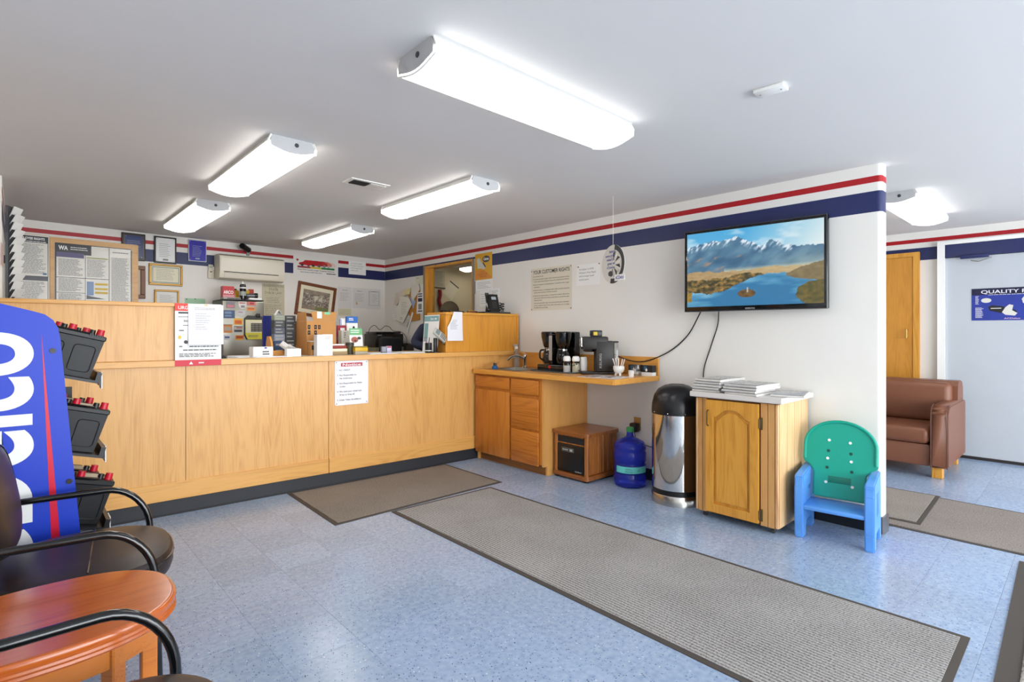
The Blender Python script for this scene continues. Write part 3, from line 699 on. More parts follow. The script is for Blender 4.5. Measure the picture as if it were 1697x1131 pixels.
gl = on_wt('drinking_glass', 'clear stemless drinking glass by the coffee box', 'glass', 4.02, 2.735)
MB().lathe([(.022, 0), (.032, .02), (.038, .06), (.031, .10), (.029, .10), (.036, .06), (.030, .022), (.020, .006)], n=22).build('glass', M_GLASS, gl)
pc = on_wt('paper_cup', 'tiny white paper cup near the worktop corner', 'cup', 3.86, 2.68)
MB().lathe([(.019, 0), (.025, .055), (.0265, .057), (.024, .057), (.018, .003)], n=20).build('cup', M_PAPER, pc)
for bx, lab in (((4.085, 2.655), 'black and blue coffee pod box against the backsplash end'), ((4.095, 2.80), 'dark coffee pod box half hidden behind the drinking glass')):
    t = on_wt('coffee_box', lab, 'box', bx[0], bx[1])
    MB().box(-.055, .055, -.03, .03, 0, .032).build('white_band', M_PAPER, t)
    MB().box(-.055, .055, -.03, .03, .032, .092).build('carton', mat('carton_black', '17191d', .4), t)
    mb = MB(); flat(mb, -.03, .0, .05, .085, -.0305); mb.build('blue_print', mat('print_blue', '2e5f80', .5), t, smooth=0)
    mb = MB(); flatp(mb, [(-.012, .04), (.004, .04), (.008, .055), (-.004, .07), (-.014, .055)], -.031); mb.build('cup_print', M_PAPER, t, smooth=0)
nw = on_wt('placemat_newspaper', 'printed newspaper sheet lying on the worktop corner', 'newspaper', 3.66, 2.86, rz=R(6))
MB().box(-.17, .20, -.10, .20, .0, .002).build('sheet', M_PAPER, nw)
def news_col(u, v): q = fbm(u*14, v*12, 3); return mixc((.93, .92, .9), (.35, .32, .34), (q-.5)*5)
g = vgrid('print', -.165, .195, 0, .29, 0, 40, 34, lambda u, v: mixc(news_col(u, v), (.55, .25, .28), (fbm(u*5, v*5, 9)-.62)*6), attr_mat('printed'), nw)
g.rotation_euler = (R(-90), 0, 0); g.location = (0, -.095, .0028)
# power cords
def cord(name, label, pts, r, m): return tag(MB().tube(spline(pts), r, 6).build(name, m), label, 'cord')
cord('power_cord', 'black cord sagging along the wall from the television to the pod machine', [(4.12, 2.18, 1.50), (4.155, 2.32, 1.30), (4.155, 2.50, 1.155), (4.13, 2.72, 1.065), (4.10, 2.88, 1.07), (4.05, 3.02, 1.13), (4.02, 3.06, 1.16)], .005, M_BLACK)
cord('television_cable', 'thin black cable hanging down the wall from the television', [(4.14, 2.04, 1.50), (4.16, 2.06, 1.38), (4.16, 2.12, 1.20), (4.16, 2.18, 1.0), (4.155, 2.16, .80), (4.155, 2.10, .40)], .004, M_BLACK)
oc = thing('wall_outlet', 'wall outlet with a tan cover plate and black adapter', 'outlet', tvw(2.825, .43), RZ_TV)
MB().rbox(-.036, .036, -.007, 0, 0, .118, .003).build('cover_plate', mat('outlet_tan', 'a9854c', .4, metal=.3), oc)
MB().rbox(-.042, .03, -.075, -.0075, -.012, .07, .012).build('adapter', M_BLACK, oc)
MB().tube(spline([(0, -.05, -.005), (.03, -.06, -.07), (.12, -.03, -.12), (.22, -.02, -.125), (.34, -.02, -.11)]), .004, 6).build('lead', M_DGREY, oc)

# ================================================================== ALONG THE STRIPE WALL
# wood cased heater
ht = thing('space_heater', 'wood cased infrared space heater with black grille', 'heater', (3.645, 3.385, 0), RZ_TV)
HW, HD = .395, .455
MB().box(.02, HW-.02, .02, HD, .045, .40).build('case', M_HEAT, ht)
for k in range(6): MB().rbox(HW-.021, HW-.012, .03+k*.07, .095+k*.07, .06, .398, .004, 1).build('side_slat', M_HEAT, ht)
for x in (.02, HW-.02): MB().cyl((x, .022, .045), (x, .022, .40), .022, n=16).build('corner_post', M_HEAT, ht)
M_HEATH = wood('heater_board', '9a5a26', '6c3a10', 'x', contrast=.4, coat=.4)
MB().prism(rrect(-.012, HW+.012, -.012, HD+.01, .035), 'z', .40, .432).build('top', M_HEATH, ht)
MB().prism(rrect(-.01, HW+.01, -.01, HD+.01, .035), 'z', .02, .058).build('bottom_rail', M_HEATH, ht)
MB().box(.035, HW-.045, .012, .02, .315, .325).box(.035, HW-.045, .008, .02, .385, .40).build('front_rail', M_HEAT, ht)
MB().box(.04, HW-.045, .012, .019, .325, .385).build('air_outlet', M_INK, ht)
MB().rbox(.04, HW-.045, .008, .019, .062, .312, .003).build('grille', M_BLACK, ht)
MB().box(.095, .235, .005, .0075, .245, .278).build('control_panel', M_GREY, ht)
mb = MB().box(.098, .232, .004, .0049, .248, .275); mb.build('control_face', M_INK, ht)
mb = MB(); lines(mb, .105, .175, .262, .262, 1, .012, .0035, 0, 3); flat(mb, .19, .225, .252, .272, .0035); mb.build('buttons', mat('button_grey', 'b5b5b0', .4), ht, smooth=0)
mb = MB(); txt(mb, 'duraflame', .25, .075, .014, .075, y=.0075, bold=.01); mb.build('logo', mat('button_grey', 'b5b5b0', .4), ht, smooth=0)
for x in (.03, HW-.03):
    for y in (.03, HD-.03): MB().cyl((x, y, 0), (x, y, .021), .016, n=10).build('foot', M_BLACK, ht)

# water jug
jg = thing('water_jug', 'blue plastic water cooler bottle with green cap', 'water bottle', (3.905, 2.725, 0), R(-135))
M_JUG = mat('jug_blue', '3f52e2', .08, trans=.75, ior=1.33)
prof = [(.01, .012), (.115, .004), (.132, .012), (.137, .03), (.137, .10), (.130, .112), (.130, .118), (.137, .128), (.137, .19), (.130, .20), (.130, .208), (.137, .218), (.137, .29), (.131, .30), (.131, .306), (.136, .316), (.136, .345), (.120, .378), (.07, .405), (.035, .42), (.029, .44), (.029, .478)]
MB().lathe(prof, n=36).build('bottle', M_JUG, jg)
MB().lathe([(.031, .462), (.033, .466), (.033, .497), (.028, .502)], n=20).build('cap', mat('cap_green', '3f9a55', .4), jg)
mb = MB(); n = 14
for k in range(n):
    a, b = R(-62+k*124/n), R(-62+(k+1)*124/n)
    pa, pb = (.1385*math.sin(a), -.1385*math.cos(a)), (.1385*math.sin(b), -.1385*math.cos(b))
    mb.quad((pa[0], pa[1], .13), (pb[0], pb[1], .13), (pb[0], pb[1], .185), (pa[0], pa[1], .185))
jg.rotation_euler = (0, 0, R(-47))
mb.build('paper_label', mat('label_teal', '66c9c4', .5), jg)
mb = MB(); txt(mb, 'CRYSTAL', -.03, .158, .012, .06, align='c', bold=.01); txt(mb, 'SPRINGS', -.03, .138, .012, .065, align='c', bold=.01); txt(mb, 'O', .045, .145, .02)
def wrap(v, r=.1392): a = v[0]/r; return (r*math.sin(a), -r*math.cos(a), v[2])
mb.v = [wrap(v) for v in mb.v]; mb.build('lettering', mat('label_ink', '1e5c5c', .6), jg, smooth=0)

# trash can
tc_ = thing('trash_can', 'chrome trash can with black dome lid', 'trash can', (3.815, 2.225, 0), R(-60))
MB().lathe([(.192, 0), (.192, .075), (.190, .078)], n=48).build('base_ring', mat('can_steel', 'b6b4b0', .22, metal=1), tc_)
MB().lathe([(.186, .078), (.186, .118)], n=48).build('black_band', M_BLACK, tc_)
MB().lathe([(.189, .118), (.189, .690)], n=48).build('body', mat('can_chrome', 'cfcdca', .07, metal=1), tc_)
MB().lathe([(.191, .690), (.192, .72), (.188, .77), (.172, .83), (.140, .88), (.09, .908), (.062, .914), (.06, .910)], n=48).build('dome_lid', mat('dome_black', '17171a', .3), tc_)
MB().rbox(-.085, .085, .13, .188, .74, .84, .01).build('push_flap', M_BLACKG, tc_)
mb = MB()
for a in (-150, -110, -70, -30): mb.sphere((.19*math.cos(R(a)), .19*math.sin(R(a)), .704), .005, 8, 5)
mb.build('rivet', M_CHROME, tc_)

# rolling storage cabinet with newspapers
kb = thing('rolling_cabinet', 'oak storage cabinet on casters with arched panel door', 'cabinet', (3.615, 1.955, 0), RZ_TV)
KW, KD = .575, .53
M_KP = wood('pine_plank', 'cf9c5e', 'bd874a', 'z', contrast=.25)
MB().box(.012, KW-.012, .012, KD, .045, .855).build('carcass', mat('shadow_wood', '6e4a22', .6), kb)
for x0, x1 in ((.024, .052), (.056, .083), (KW-.112, KW-.068), (KW-.064, KW-.024)): MB().box(x0, x1, 0, .012, .046, .854).build('front_plank', M_KP, kb)
for k in range(4): MB().box(KW-.012, KW, .02+k*.128, .144+k*.128, .046, .854).build('side_plank', wood('pine_side', 'e2bd8c', 'd0a06a', 'z', contrast=.3), kb)
for x in (.011, KW-.011): MB().rbox(x-.011, x+.011, -.002, .02, .045, .855, .008, 2).build('corner_post', wood('corner_pine', 'dcae7c', 'c08a58', 'z'), kb)
MB().rbox(-.03, KW+.035, -.035, KD+.005, .862, .900, .005, 1).build('laminate_top', mat('laminate_white', 'd9d4cf', .4), kb)
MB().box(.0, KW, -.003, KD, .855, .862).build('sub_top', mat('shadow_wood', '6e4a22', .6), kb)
DX0, DX1, DZ0, DZ1 = .088, .455, .06, .848
dr = MB().box(DX0, DX1, -.006, -.001, DZ0, DZ1).build('door', M_GOLD, kb)
MB().box(DX0, DX0+.055, -.024, -.008, DZ0, DZ1).build('stile', M_GOLD, dr)
MB().box(DX1-.055, DX1, -.024, -.008, DZ0, DZ1).build('stile', M_GOLD, dr)
MB().box(DX0+.0555, DX1-.0555, -.023, -.008, DZ0, DZ0+.06).build('rail', M_GOLD, dr)
ax0, ax1 = DX0+.055, DX1-.055; ac = (ax0+ax1)/2
def arch(x): 
    t = abs(x-ac)/((ax1-ax0)/2); return DZ1-.120+.060*(.5+.5*math.cos(math.pi*min(1, t/.95)**1.5))
ap = [(ax0+(ax1-ax0)*k/16, arch(ax0+(ax1-ax0)*k/16)) for k in range(17)]
MB().prism(ap+[(ax1, DZ1), (ax0, DZ1)], 'y', -.023, -.008).build('rail', M_GOLD, dr)
inner = [(ax0+.02, DZ0+.08)]+[(ax1-.02, DZ0+.08)]+[(ax0+.02+(ax1-ax0-.04)*k/16, arch(ax0+(ax1-ax0)*k/16)-.022) for k in range(16, -1, -1)]
MB().prism(inner, 'y', -.017, -.008).build('raised_panel', M_GOLD, dr)
for z in (.72, .115): 
    MB().rbox(DX1+.002, DX1+.022, -.012, -.0125+.012, z-.04, z+.04, .003).cyl((DX1+.004, -.016, z-.03), (DX1+.004, -.016, z+.03), .006, n=8).build('hinge', mat('antique_brass', '6b5a3c', .4, metal=.8), kb)
MB().tube([(DX0+.02, -.026, .775), (DX0+.02, -.045, .765), (DX0+.02, -.045, .675), (DX0+.02, -.026, .665)], .005, 8).build('handle', MATS['antique_brass'], dr)
for x in (.05, KW-.05):
    for y in (.05, KD-.05):
        c_ = MB().cyl((x-.01, y, .018), (x+.01, y, .018), .018, n=14).build('caster', M_DGREY, kb)
        MB().box(x-.013, x+.013, y-.008, y+.008, .02, .045).build('caster_fork', M_STEEL, c_)

def newspaper(w, d, t, m):
    """folded paper: spine on the viewer side (y = 0), pages opening to the back"""
    mb = MB(); n = 6
    prof = [(d, 0), (t*.5, 0)] + [(t*.5-t*.5*math.sin(math.pi*k/n), t*.5-t*.5*math.cos(math.pi*k/n)) for k in range(1, n)] + [(t*.5, t), (d*.5, t*1.15), (d, t)]
    mb.prism(prof, 'x', 0, w); return mb
M_NEWS = mat('newsprint', 'd3d0cb', .85, var=.12, vscale=25)
M_NEWS2 = mat('newsprint_grey', 'c2c0be', .85, var=.2, vscale=40)
rd = random.Random(5)
def pile(x, y, n, w, d, lab, grp, top=None, drz=0):
    z = .9002
    for k in range(n):
        t = rd.uniform(.012, .017)
        a = RZ_TV + drz + R(rd.uniform(-3, 3)); ox, oy = rd.uniform(-.008, .008), rd.uniform(-.012, .012)
        last = k == n-1
        o = newspaper(w*rd.uniform(.95, 1), d, t, 0).build('newspaper', [M_NEWS, M_NEWS2][k % 2], None, (x+ox, y+oy, z), a)
        tag(o, (top if last else ['lowest', 'second lowest', 'third from bottom', 'fourth from bottom'][k]+' '+lab), 'newspaper', grp if n > 1 else None)
        if last:
            g = vgrid('front_page', .01, w*.93, .02, d-.02, 0, 36, 30, lambda u, v: mixc(mixc((.83, .82, .80), (.5, .5, .52), (fbm(u*30, v*26, k)-.5)*4), (.75, .60, .42) if drz == 0 and w > .3 else (.66, .68, .72), (fbm(u*3, v*4, 21+k)-.5)*5), attr_mat('printed'), o)
            g.rotation_euler = (R(-90), 0, 0); g.location = (0, 0, t*1.15+.0006)
        z += t*1.16+.0004
pile(3.590, 1.962, 5, .20, .36, 'folded newspaper of the pile at the trash can side', 'newspapers in the trash can side pile', 'grey folded newspaper topping the pile nearest the trash can')
pile(3.585, 1.735, 4, .235, .34, 'folded newspaper of the middle pile', 'newspapers in the middle pile', 'newspaper with a yellowish photo on top of the middle pile', R(-2))
pile(3.66, 1.462, 1, .20, .36, '', '', 'single flat newspaper at the child chair end of the cabinet', R(14))

# child's chair
kc = thing('child_chair', 'plastic child chair with green back and blue sides', 'child chair', (3.732, 1.10, 0), R(-82.4))
M_KB = mat('toy_blue', '5c9ae4', .35); M_KG = mat('toy_green', '12a08a', .35); M_KBD = mat('toy_blue_slot_shade', '3d76c4', .4)
sp = [(0, 0), (.085, 0), (.085, .05), (.11, .085), (.25, .085), (.275, .05), (.275, 0), (.345, 0), (.345, .34), (.335, .425), (.32, .432), (.02, .405), (.0, .39), (.0, .335), (-.006, .325), (-.006, .10), (0, .09)]
for s in (-1, 1):
    x0 = s*.217; x1 = s*.165
    sd = MB().prism(sp, 'x', x0, x1).build('side_panel', M_KB, kc)
    bm = bmesh.new(); bm.from_mesh(sd.data); bmesh.ops.bevel(bm, geom=[e for e in bm.edges], offset=.007, segments=2, affect='EDGES'); bm.to_mesh(sd.data); bm.free()
    sd.data.polygons.foreach_set('use_smooth', [True]*len(sd.data.polygons)); sd.data.set_sharp_from_angle(angle=R(50))
    MB().rbox(min(s*.2175, s*.2165), max(s*.2175, s*.2165)+.0005, .12, .20, .19, .33, .0004).build('slot_shade', M_KBD, sd)  # darker blue plates stand for slots, with their shade put into the colour
    MB().box(min(s*.1645, s*.1652), max(s*.1645, s*.1652), .15, .21, .285, .31).build('slot_shade', M_KBD, sd)
MB().rbox(-.168, .168, .0, .25, .185, .215, .010, 2).build('seat', M_KB, kc)
bo = [(-.150, .235), (.150, .235), (.152, .40), (.175, .435), (.207, .455), (.212, .47), (.212, .575)] + [(.212*math.cos(R(a)), .575+.17*math.sin(R(a))) for a in range(10, 180, 10)] + [(-.212, .575), (-.212, .47), (-.207, .455), (-.175, .435), (-.152, .40)]
lean = Matrix.Translation((0, .20, .235))@Matrix.Rotation(R(-11), 4, 'X')@Matrix.Translation((0, 0, -.235))
bk = MB().prism(bo, 'y', 0, .028).move(lean).build('backrest', M_KG, kc)
bm = bmesh.new(); bm.from_mesh(bk.data); bmesh.ops.bevel(bm, geom=[e for e in bm.edges if e.calc_face_angle(0) > 1], offset=.008, segments=2, affect='EDGES'); bm.to_mesh(bk.data); bm.free()
bk.data.polygons.foreach_set('use_smooth', [True]*len(bk.data.polygons)); bk.data.set_sharp_from_angle(angle=R(50))
rimp = [(.203, .475), (.203, .575)] + [(.203*math.cos(R(a)), .575+.162*math.sin(R(a))) for a in range(10, 180, 10)] + [(-.203, .575), (-.203, .475)]
MB().tube([(a, -.003, b) for a, b in rimp], .010, 8).move(lean).build('raised_rim', M_KG, bk)
for x, z in ((-.062, .61), (.058, .605), (-.068, .49), (.066, .485), (-.074, .335), (.076, .325)): MB().cyl((x, -.004, z), (x, .001, z), .009, n=12).move(lean).build('button', M_WHITE, bk)
for x, z in ((-.065, .54), (.063, .535), (-.070, .43), (.070, .42)): MB().cyl((x, -.0015, z), (x, .001, z), .010, n=12).move(lean).build('hole', mat('hole_green', '0b4a3f', .5), bk)
MB().rbox(-.062, .068, -.002, .001, .335, .378, .0008).move(lean).build('label_recess', mat('recess_green', '0f7a66', .4), bk)

# television
tv = thing('television', 'black flat screen television showing a lake and mountains', 'television', (4.062, 1.750, 1.488), R(-85.7))
TW, TH_ = 1.035, .655
MB().rbox(-TW/2, TW/2, -.018, .03, 0, TH_, .008, 2).build('bezel', M_BLACKG, tv)
MB().tube([(a, -.020, b) for a, b in ((-TW/2+.006, .006), (TW/2-.006, .006), (TW/2-.006, TH_-.006), (-TW/2+.006, TH_-.006))], .006, 6, closed=True).build('outer_edge', mat('edge_gloss', '303034', .15, coat=.5), tv)
def curve(x, pts):
    for (a, p), (b, q) in zip(pts, pts[1:]):
        if x <= b: return p+(q-p)*(x-a)/(b-a)
    return pts[-1][1]
def screen(u, v):
    x, y = u, 1-v
    sky = mixc((.30, .68, .88), (.93, .96, .95), max(0, (x-.45)*1.5) + (y-.05)*.6); sky = mixc(sky, (.95, .97, .98), (fbm(x*5, y*9, 4)-.55)*3 if y < .3 else 0)
    ridge = curve(x, [(0, .19), (.1, .155), (.2, .125), (.27, .14), (.33, .13), (.40, .095), (.46, .16), (.52, .20), (.58, .26), (.65, .19), (.70, .225), (.75, .285), (.78, .255), (.82, .295), (1, .31)]) + (vnoise(x*70, 2.3, 8)-.5)*.022
    c = sky
    if y > ridge:
        dp = y-ridge
        c = mixc((.18, .36, .50), (.40, .57, .67), fbm(x*14+y*8, y*10, 2)*1.3-.1); 
        if dp < .10 and x < .80: c = mixc(c, (.90, .94, .98), (fbm(x*70+y*30, y*24, 5)-.40)*6*(1-dp/.10))
        c = mixc(c, (.66, .55, .50), (fbm(x*16+y*12, y*14, 6)-.58)*4 if y > .33 and x < .6 else 0)
        c = mixc(c, (.88, .86, .74), max(0, (x-.55)*1.6)*max(0, (y-.3)*3))
        c = mixc(c, (.86, .84, .72), max(0, 1-abs(y-.545)/.05)*.8 if x > .3 else 0)
    if y > .535+(fbm(x*12, 1, 3)-.5)*.06:
        c = mixc((.62, .50, .34), (.80, .70, .50), fbm(x*26, y*40, 7)); c = mixc(c, (.85, .78, .6), max(0, x-.4)*1.2)
    jit = (fbm(x*24, 5.5, 2)-.5)*.05
    if x < .60 and y > curve(x, [(0, .64), (.2, .635), (.35, .62), (.46, .585), (.60, .60)])+jit:
        c = mixc((.16, .17, .10), (.72, .56, .28), fbm(x*42, y*48, 11)*1.7-.4)
    if y > curve(x, [(0, .80), (.1, .815), (.2, .835), (.3, .80), (.4, .735), (.5, .66), (.56, .625), (.64, .605), (.74, .605), (.8, .64), (1, .70)])+jit*.8:
        c = mixc((.16, .47, .66), (.62, .84, .93), .60+.5*math.sin(x*4+y*3)+ (fbm(x*6, y*22, 13)-.5)*1.2 - (y-.65)*1.4)
    if x > .755 and curve(x, [(.75, .63), (.80, .595), (.86, .55), (.93, .52), (1, .50)])+jit*.6 < y < curve(x, [(.75, .64), (.80, .68), (.88, .705), (1, .73)]): c = mixc((.42, .38, .26), (.60, .52, .36), fbm(x*28, y*30, 14))
    if ((x-.97)/.145)**2 + ((y-.88)/.16)**2 < 1+(fbm(x*20, y*20, 1)-.5)*.4: c = mixc((.22, .24, .10), (.55, .46, .20), fbm(x*34, y*34, 15))
    if ((x-.475)/.066)**2 + ((y-.845)/.052)**2 < 1: c = mixc((.22, .17, .08), (.62, .44, .18), fbm(x*40, y*40, 16))
    if abs(x-.482) < .006 and .765 < y < .83: c = (.75, .74, .70)
    if y > .80 and x < .03+(fbm(3, y*12, 2))*.03 and y < .93: c = mixc((.5, .4, .15), (.75, .6, .25), fbm(x*40, y*30, 18))
    return c
vgrid('screen', -TW/2+.024, TW/2-.024, .040, TH_-.026, -.0188, 190, 110, screen, attr_mat('lit_screen', emit=.42), tv)
mb = MB(); txt(mb, 'SAMSUNG', 0, .014, .010, .07, y=-.0188, align='c', bold=.02); mb.build('logo', mat('logo_silver', 'b5b5b5', .3), tv, smooth=0)
MB().box(-.2, .2, .03, .055, .2, .45).box(-.12, .12, .055, .075, .24, .40).build('wall_mount', M_DGREY, tv)

# signs on the stripe wall
def paper_on_tv(name, label, cat, yl, yr, z0, z1, m, off=.0015, t=.001):
    return wall_card(name, label, cat, tvw((yl+yr)/2, z0, off), RZ_TV, yl-yr, z1-z0, m, t)
cr_ = paper_on_tv('rights_sign', 'cream YOUR CUSTOMER RIGHTS sign pinned beside the raised counter', 'sign', 4.205, 3.613, 1.562, 2.02, mat('sign_cream', 'ddd6c4', .6))
mb = MB(); txt(mb, 'YOUR CUSTOMER RIGHTS', 0, .398, .038, .53, y=-.0015, align='c', bold=.015); mb.build('heading', M_INK, cr_, smooth=0)
mb = MB()
body = [(.365, -.27, .16, 'You are entitled to have:'), (.335, -.27, .53, '1. A written estimate for repairs which will cost more than one hundred'), (.310, -.25, .51, 'dollars, unless waived in absence of face-to-face contact (see item 4 below).'),
        (.275, -.27, .53, '2. Return or inspection of all replaced parts, if requested at time of repair'), (.250, -.25, .09, 'authorization.'), (.215, -.27, .53, '3. Authorize orally or in writing any repairs which exceed the estimated'), (.190, -.25, .34, 'total pre-sales tax cost by more than ten percent.'),
        (.155, -.27, .53, '4. Authorize any repairs orally or in writing if your vehicle is left with the'), (.130, -.25, .51, 'repair facility without face-to-face contact between you and the repair'), (.105, -.25, .12, 'facility personnel.'),
        (.075, -.25, .51, 'If you have authorized a repair in accordance with the above information,'), (.050, -.25, .51, 'you are required to pay for the costs of the repair prior to taking'), (.025, -.25, .21, 'the vehicle from the premises.')]
for z, x, w, s_ in body: txt(mb, s_, x, z, .0125, w, y=-.0015, bold=.008)
mb.build('lettering', M_INK, cr_, smooth=0)
mb = MB()
for x, z in ((-.285, .43), (.285, .445), (-.285, .012), (.285, .012)): mb.cyl((x, -.0015, z), (x, -.008, z), .005, n=8)
mb.build('pin', mat('pin_red', '8a3a34', .4), cr_)
WIN = ['As of June 1st 2018', "Winston's Auto Repair", 'will no longer install', 'owners parts.']
wn = paper_on_tv('policy_note', 'white parts policy note pinned between the rights sign and the hanging wheel', 'paper', 3.553, 3.25, 1.793, 2.004, M_PAPER)
mb = MB()
for k, s_ in enumerate(WIN): txt(mb, s_, -.115, .155-k*.034, .016, y=-.0015)
mb.build('lettering', mat('note_ink', '5a5a5c', .6), wn, smooth=0)
mb = MB().cyl((-.125, -.001, .19), (-.125, -.008, .19), .006, n=8).cyl((.14, -.001, .203), (.14, -.008, .203), .006, n=8); mb.build('pin', mat('pin_red', '8a3a34', .4), wn)
gp = paper_on_tv('belt_poster', 'glossy yellow tin advertising poster by the pass-through window', 'poster', 5.187, 4.865, 1.968, 2.288, mat('poster_yellow', 'd9a52a', .2), off=.003)
mb = MB(); flatp(mb, [(-.13, .25), (-.09, .275), (.04, .13), (.0, .12), (-.03, .135), (-.11, .14)], -.0017); mb.build('belt_print', mat('print_pale', 'c9c8bd', .3), gp, smooth=0)
mb = MB(); flatp(mb, ellipse(.05, .245, .07, .04), -.0017); flatp(mb, [(-.02, .2), (.0, .21), (.05, .15), (.03, .145)], -.0018); mb.build('dark_print', mat('print_dark', '4a463c', .3), gp, smooth=0)
mb = MB(); txt(mb, 'Gates', .05, .232, .032, .10, y=-.002, align='c', bold=.03); mb.build('logo', M_PAPER, gp, smooth=0)
mb = MB(); flatp(mb, [(-.12, .125), (-.05, .13), (.04, .10), (.155, .02), (.155, .008), (-.16, .008), (-.16, .06)], -.0016); mb.build('orange_print', mat('print_orange', 'd98a2c', .3), gp, smooth=0)
mb = MB(); txt(mb, 'STAY', -.02, .085, .018, .08, y=-.002, align='c', bold=.01); txt(mb, 'CONNECTED', -.02, .058, .018, .19, y=-.002, align='c', bold=.01); txt(mb, 'TOGETHER', -.01, .030, .018, .13, y=-.002, align='c', bold=.01); mb.build('lettering', mat('print_rust', 'a4481c', .4), gp, smooth=0)
for nm, lab, yl, yr, z0, z1, sd in (('memo_sheet', 'white memo sheet pinned under the yellow poster', 5.18, 4.86, 1.84, 1.964, 1), ('memo_sheet', 'white memo slip hanging behind the desk telephone', 5.10, 4.92, 1.64, 1.835, 2), ('memo_sheet', 'pale small note pinned above the white notepad', 4.89, 4.73, 1.745, 1.845, 3)):
    t = paper_on_tv(nm, lab, 'paper', yl, yr, z0, z1, M_PAPER)
    mb = MB(); w = yl-yr; lines(mb, -w*.4, w*.4, (z1-z0)*.2, (z1-z0)*.75, 5, .004, -.0015, .4, sd); mb.build('print', M_GINK, t, smooth=0)
t = paper_on_tv('note_pad', 'white notepad hanging on the wall next to the telephone', 'notepad', 4.91, 4.76, 1.63, 1.74, M_PAPER, off=.0015, t=.012)
mb = MB(); lines(mb, -.05, .05, .02, .09, 4, .003, -.0125, .4, 8); mb.build('print', M_GINK, t, smooth=0)
t = paper_on_tv('wall_strip', 'narrow grey printed strip beside the pass-through window', 'paper', 5.20, 5.185, 1.80, 1.955, mat('strip_grey', '8d8f90', .5))

# clipboard cluster on the corner wall
def poly_paper(name, label, cat, pts, m, off, pr=None, t=.001, group=None):
    """pts: (y, z) on the stripe wall"""
    cy = sum(p[0] for p in pts)/len(pts); z0 = min(p[1] for p in pts)
    o = thing(name, label, cat, tvw(cy, z0, off), RZ_TV, group)
    MB().prism([(cy-p[0], p[1]-z0) for p in pts], 'y', -t, 0).build('sheet', m, o)
    if pr:
        mb = MB(); 
        for a in pr: lines(mb, *a)
        mb.build('print', M_GINK, o, smooth=0)
    return o
poly_paper('cork_board', 'small brown cork board hung beside the opening', 'cork board', [(6.72, 1.90), (6.42, 1.92), (6.42, 1.50), (6.64, 1.48), (6.72, 1.60)], mat('cork', 'b9803a', .9, bump=.3), .004, t=.008)
poly_paper('paper_strip', 'long white paper strip dangling under the corner clipboards', 'paper', [(6.62, 1.62), (6.585, 1.60), (6.74, 1.315), (6.77, 1.325)], M_PAPER, .012)
poly_paper('paper_sheet', 'grey edged paper sheet hanging lowest in the corner bundle', 'paper', [(6.93, 1.60), (6.66, 1.56), (6.76, 1.40), (6.97, 1.45)], mat('sheet_grey', 'cfcdc6', .7), .014)
poly_paper('paper_sheet', 'narrow white page at the outer side of the corner bundle', 'paper', [(7.09, 1.745), (6.985, 1.73), (7.02, 1.495), (7.14, 1.515)], M_PAPER, .016, [(-.05, .04, .05, .2, 7, .004, -.0015, .3, 3)])
poly_paper('clip_sheets', 'thick clipped stack of white forms hung in the corner', 'papers', [(6.90, 1.86), (6.68, 1.83), (6.60, 1.72), (6.83, 1.46), (7.03, 1.51)], mat('form_white', 'e3e0d4', .7), .028, [(-.06, .10, .13, .30, 9, .004, -.0122, .4, 4), (-.09, -.02, .06, .08, 2, .008, -.0122, .2, 5)], t=.012)
for k, (pts, c, lab) in enumerate((([(7.05, 1.91), (6.94, 1.91), (6.93, 1.80), (7.02, 1.72), (7.09, 1.74)], 'd9cfc0', 'beige speckled note fan at the outer edge of the bundle'), ([(6.95, 1.93), (6.86, 1.92), (6.86, 1.84), (6.96, 1.83)], 'ded6cc', 'cream note slip with orange marks in the bundle'), ([(6.86, 1.94), (6.74, 1.94), (6.76, 1.86), (6.86, 1.85)], 'e2cfb8', 'pale orange note slip in the bundle'), ([(6.76, 1.95), (6.62, 1.96), (6.64, 1.87), (6.75, 1.87)], 'e3d79a', 'yellow note slip pinned in the bundle'))):
    poly_paper('note_slip', lab, 'paper', pts, mat('slip_'+c, c, .7, var=.15, vscale=60), .030+.002*k)
poly_paper('flyer', 'curled white flyer pinned over the cork board', 'flyer', [(6.62, 2.01), (6.44, 2.01), (6.40, 1.93), (6.58, 1.77), (6.64, 1.86)], mat('flyer_pale', 'dcd8cc', .6, var=.1, vscale=30), .022)
poly_paper('blue_slip', 'light blue slip tucked under the curled flyer', 'paper', [(6.66, 1.83), (6.60, 1.84), (6.51, 1.76), (6.58, 1.66)], mat('slip_blue', '9fb2c8', .7), .020)
hs = poly_paper('hours_sign', 'white strip sign with dark bars hanging by the opening', 'sign', [(6.47, 1.885), (6.325, 1.885), (6.325, 1.585), (6.50, 1.585)], M_PAPER, .015)
mb = MB(); 
for z0, z1 in ((.27, .285), (.238, .255), (.17, .22), (.03, .045)): flat(mb, -.055, .055, z0, z1, -.0016)
mb.build('dark_bars', mat('bar_ink', '2c2a3c', .6), hs, smooth=0)
mb = MB(); flat(mb, -.045, .04, .06, .14, -.0016); mb.build('grey_block', M_GREY, hs, smooth=0)
poly_paper('cream_card', 'cream card pinned high between the blue stripe and the opening', 'paper', [(6.54, 2.115), (6.345, 2.112), (6.345, 1.998), (6.527, 2.003)], mat('card_cream', 'd8d8c0', .7), .004, [(-.07, -.02, .09, .09, 1, .008, -.0015, 0, 1)])

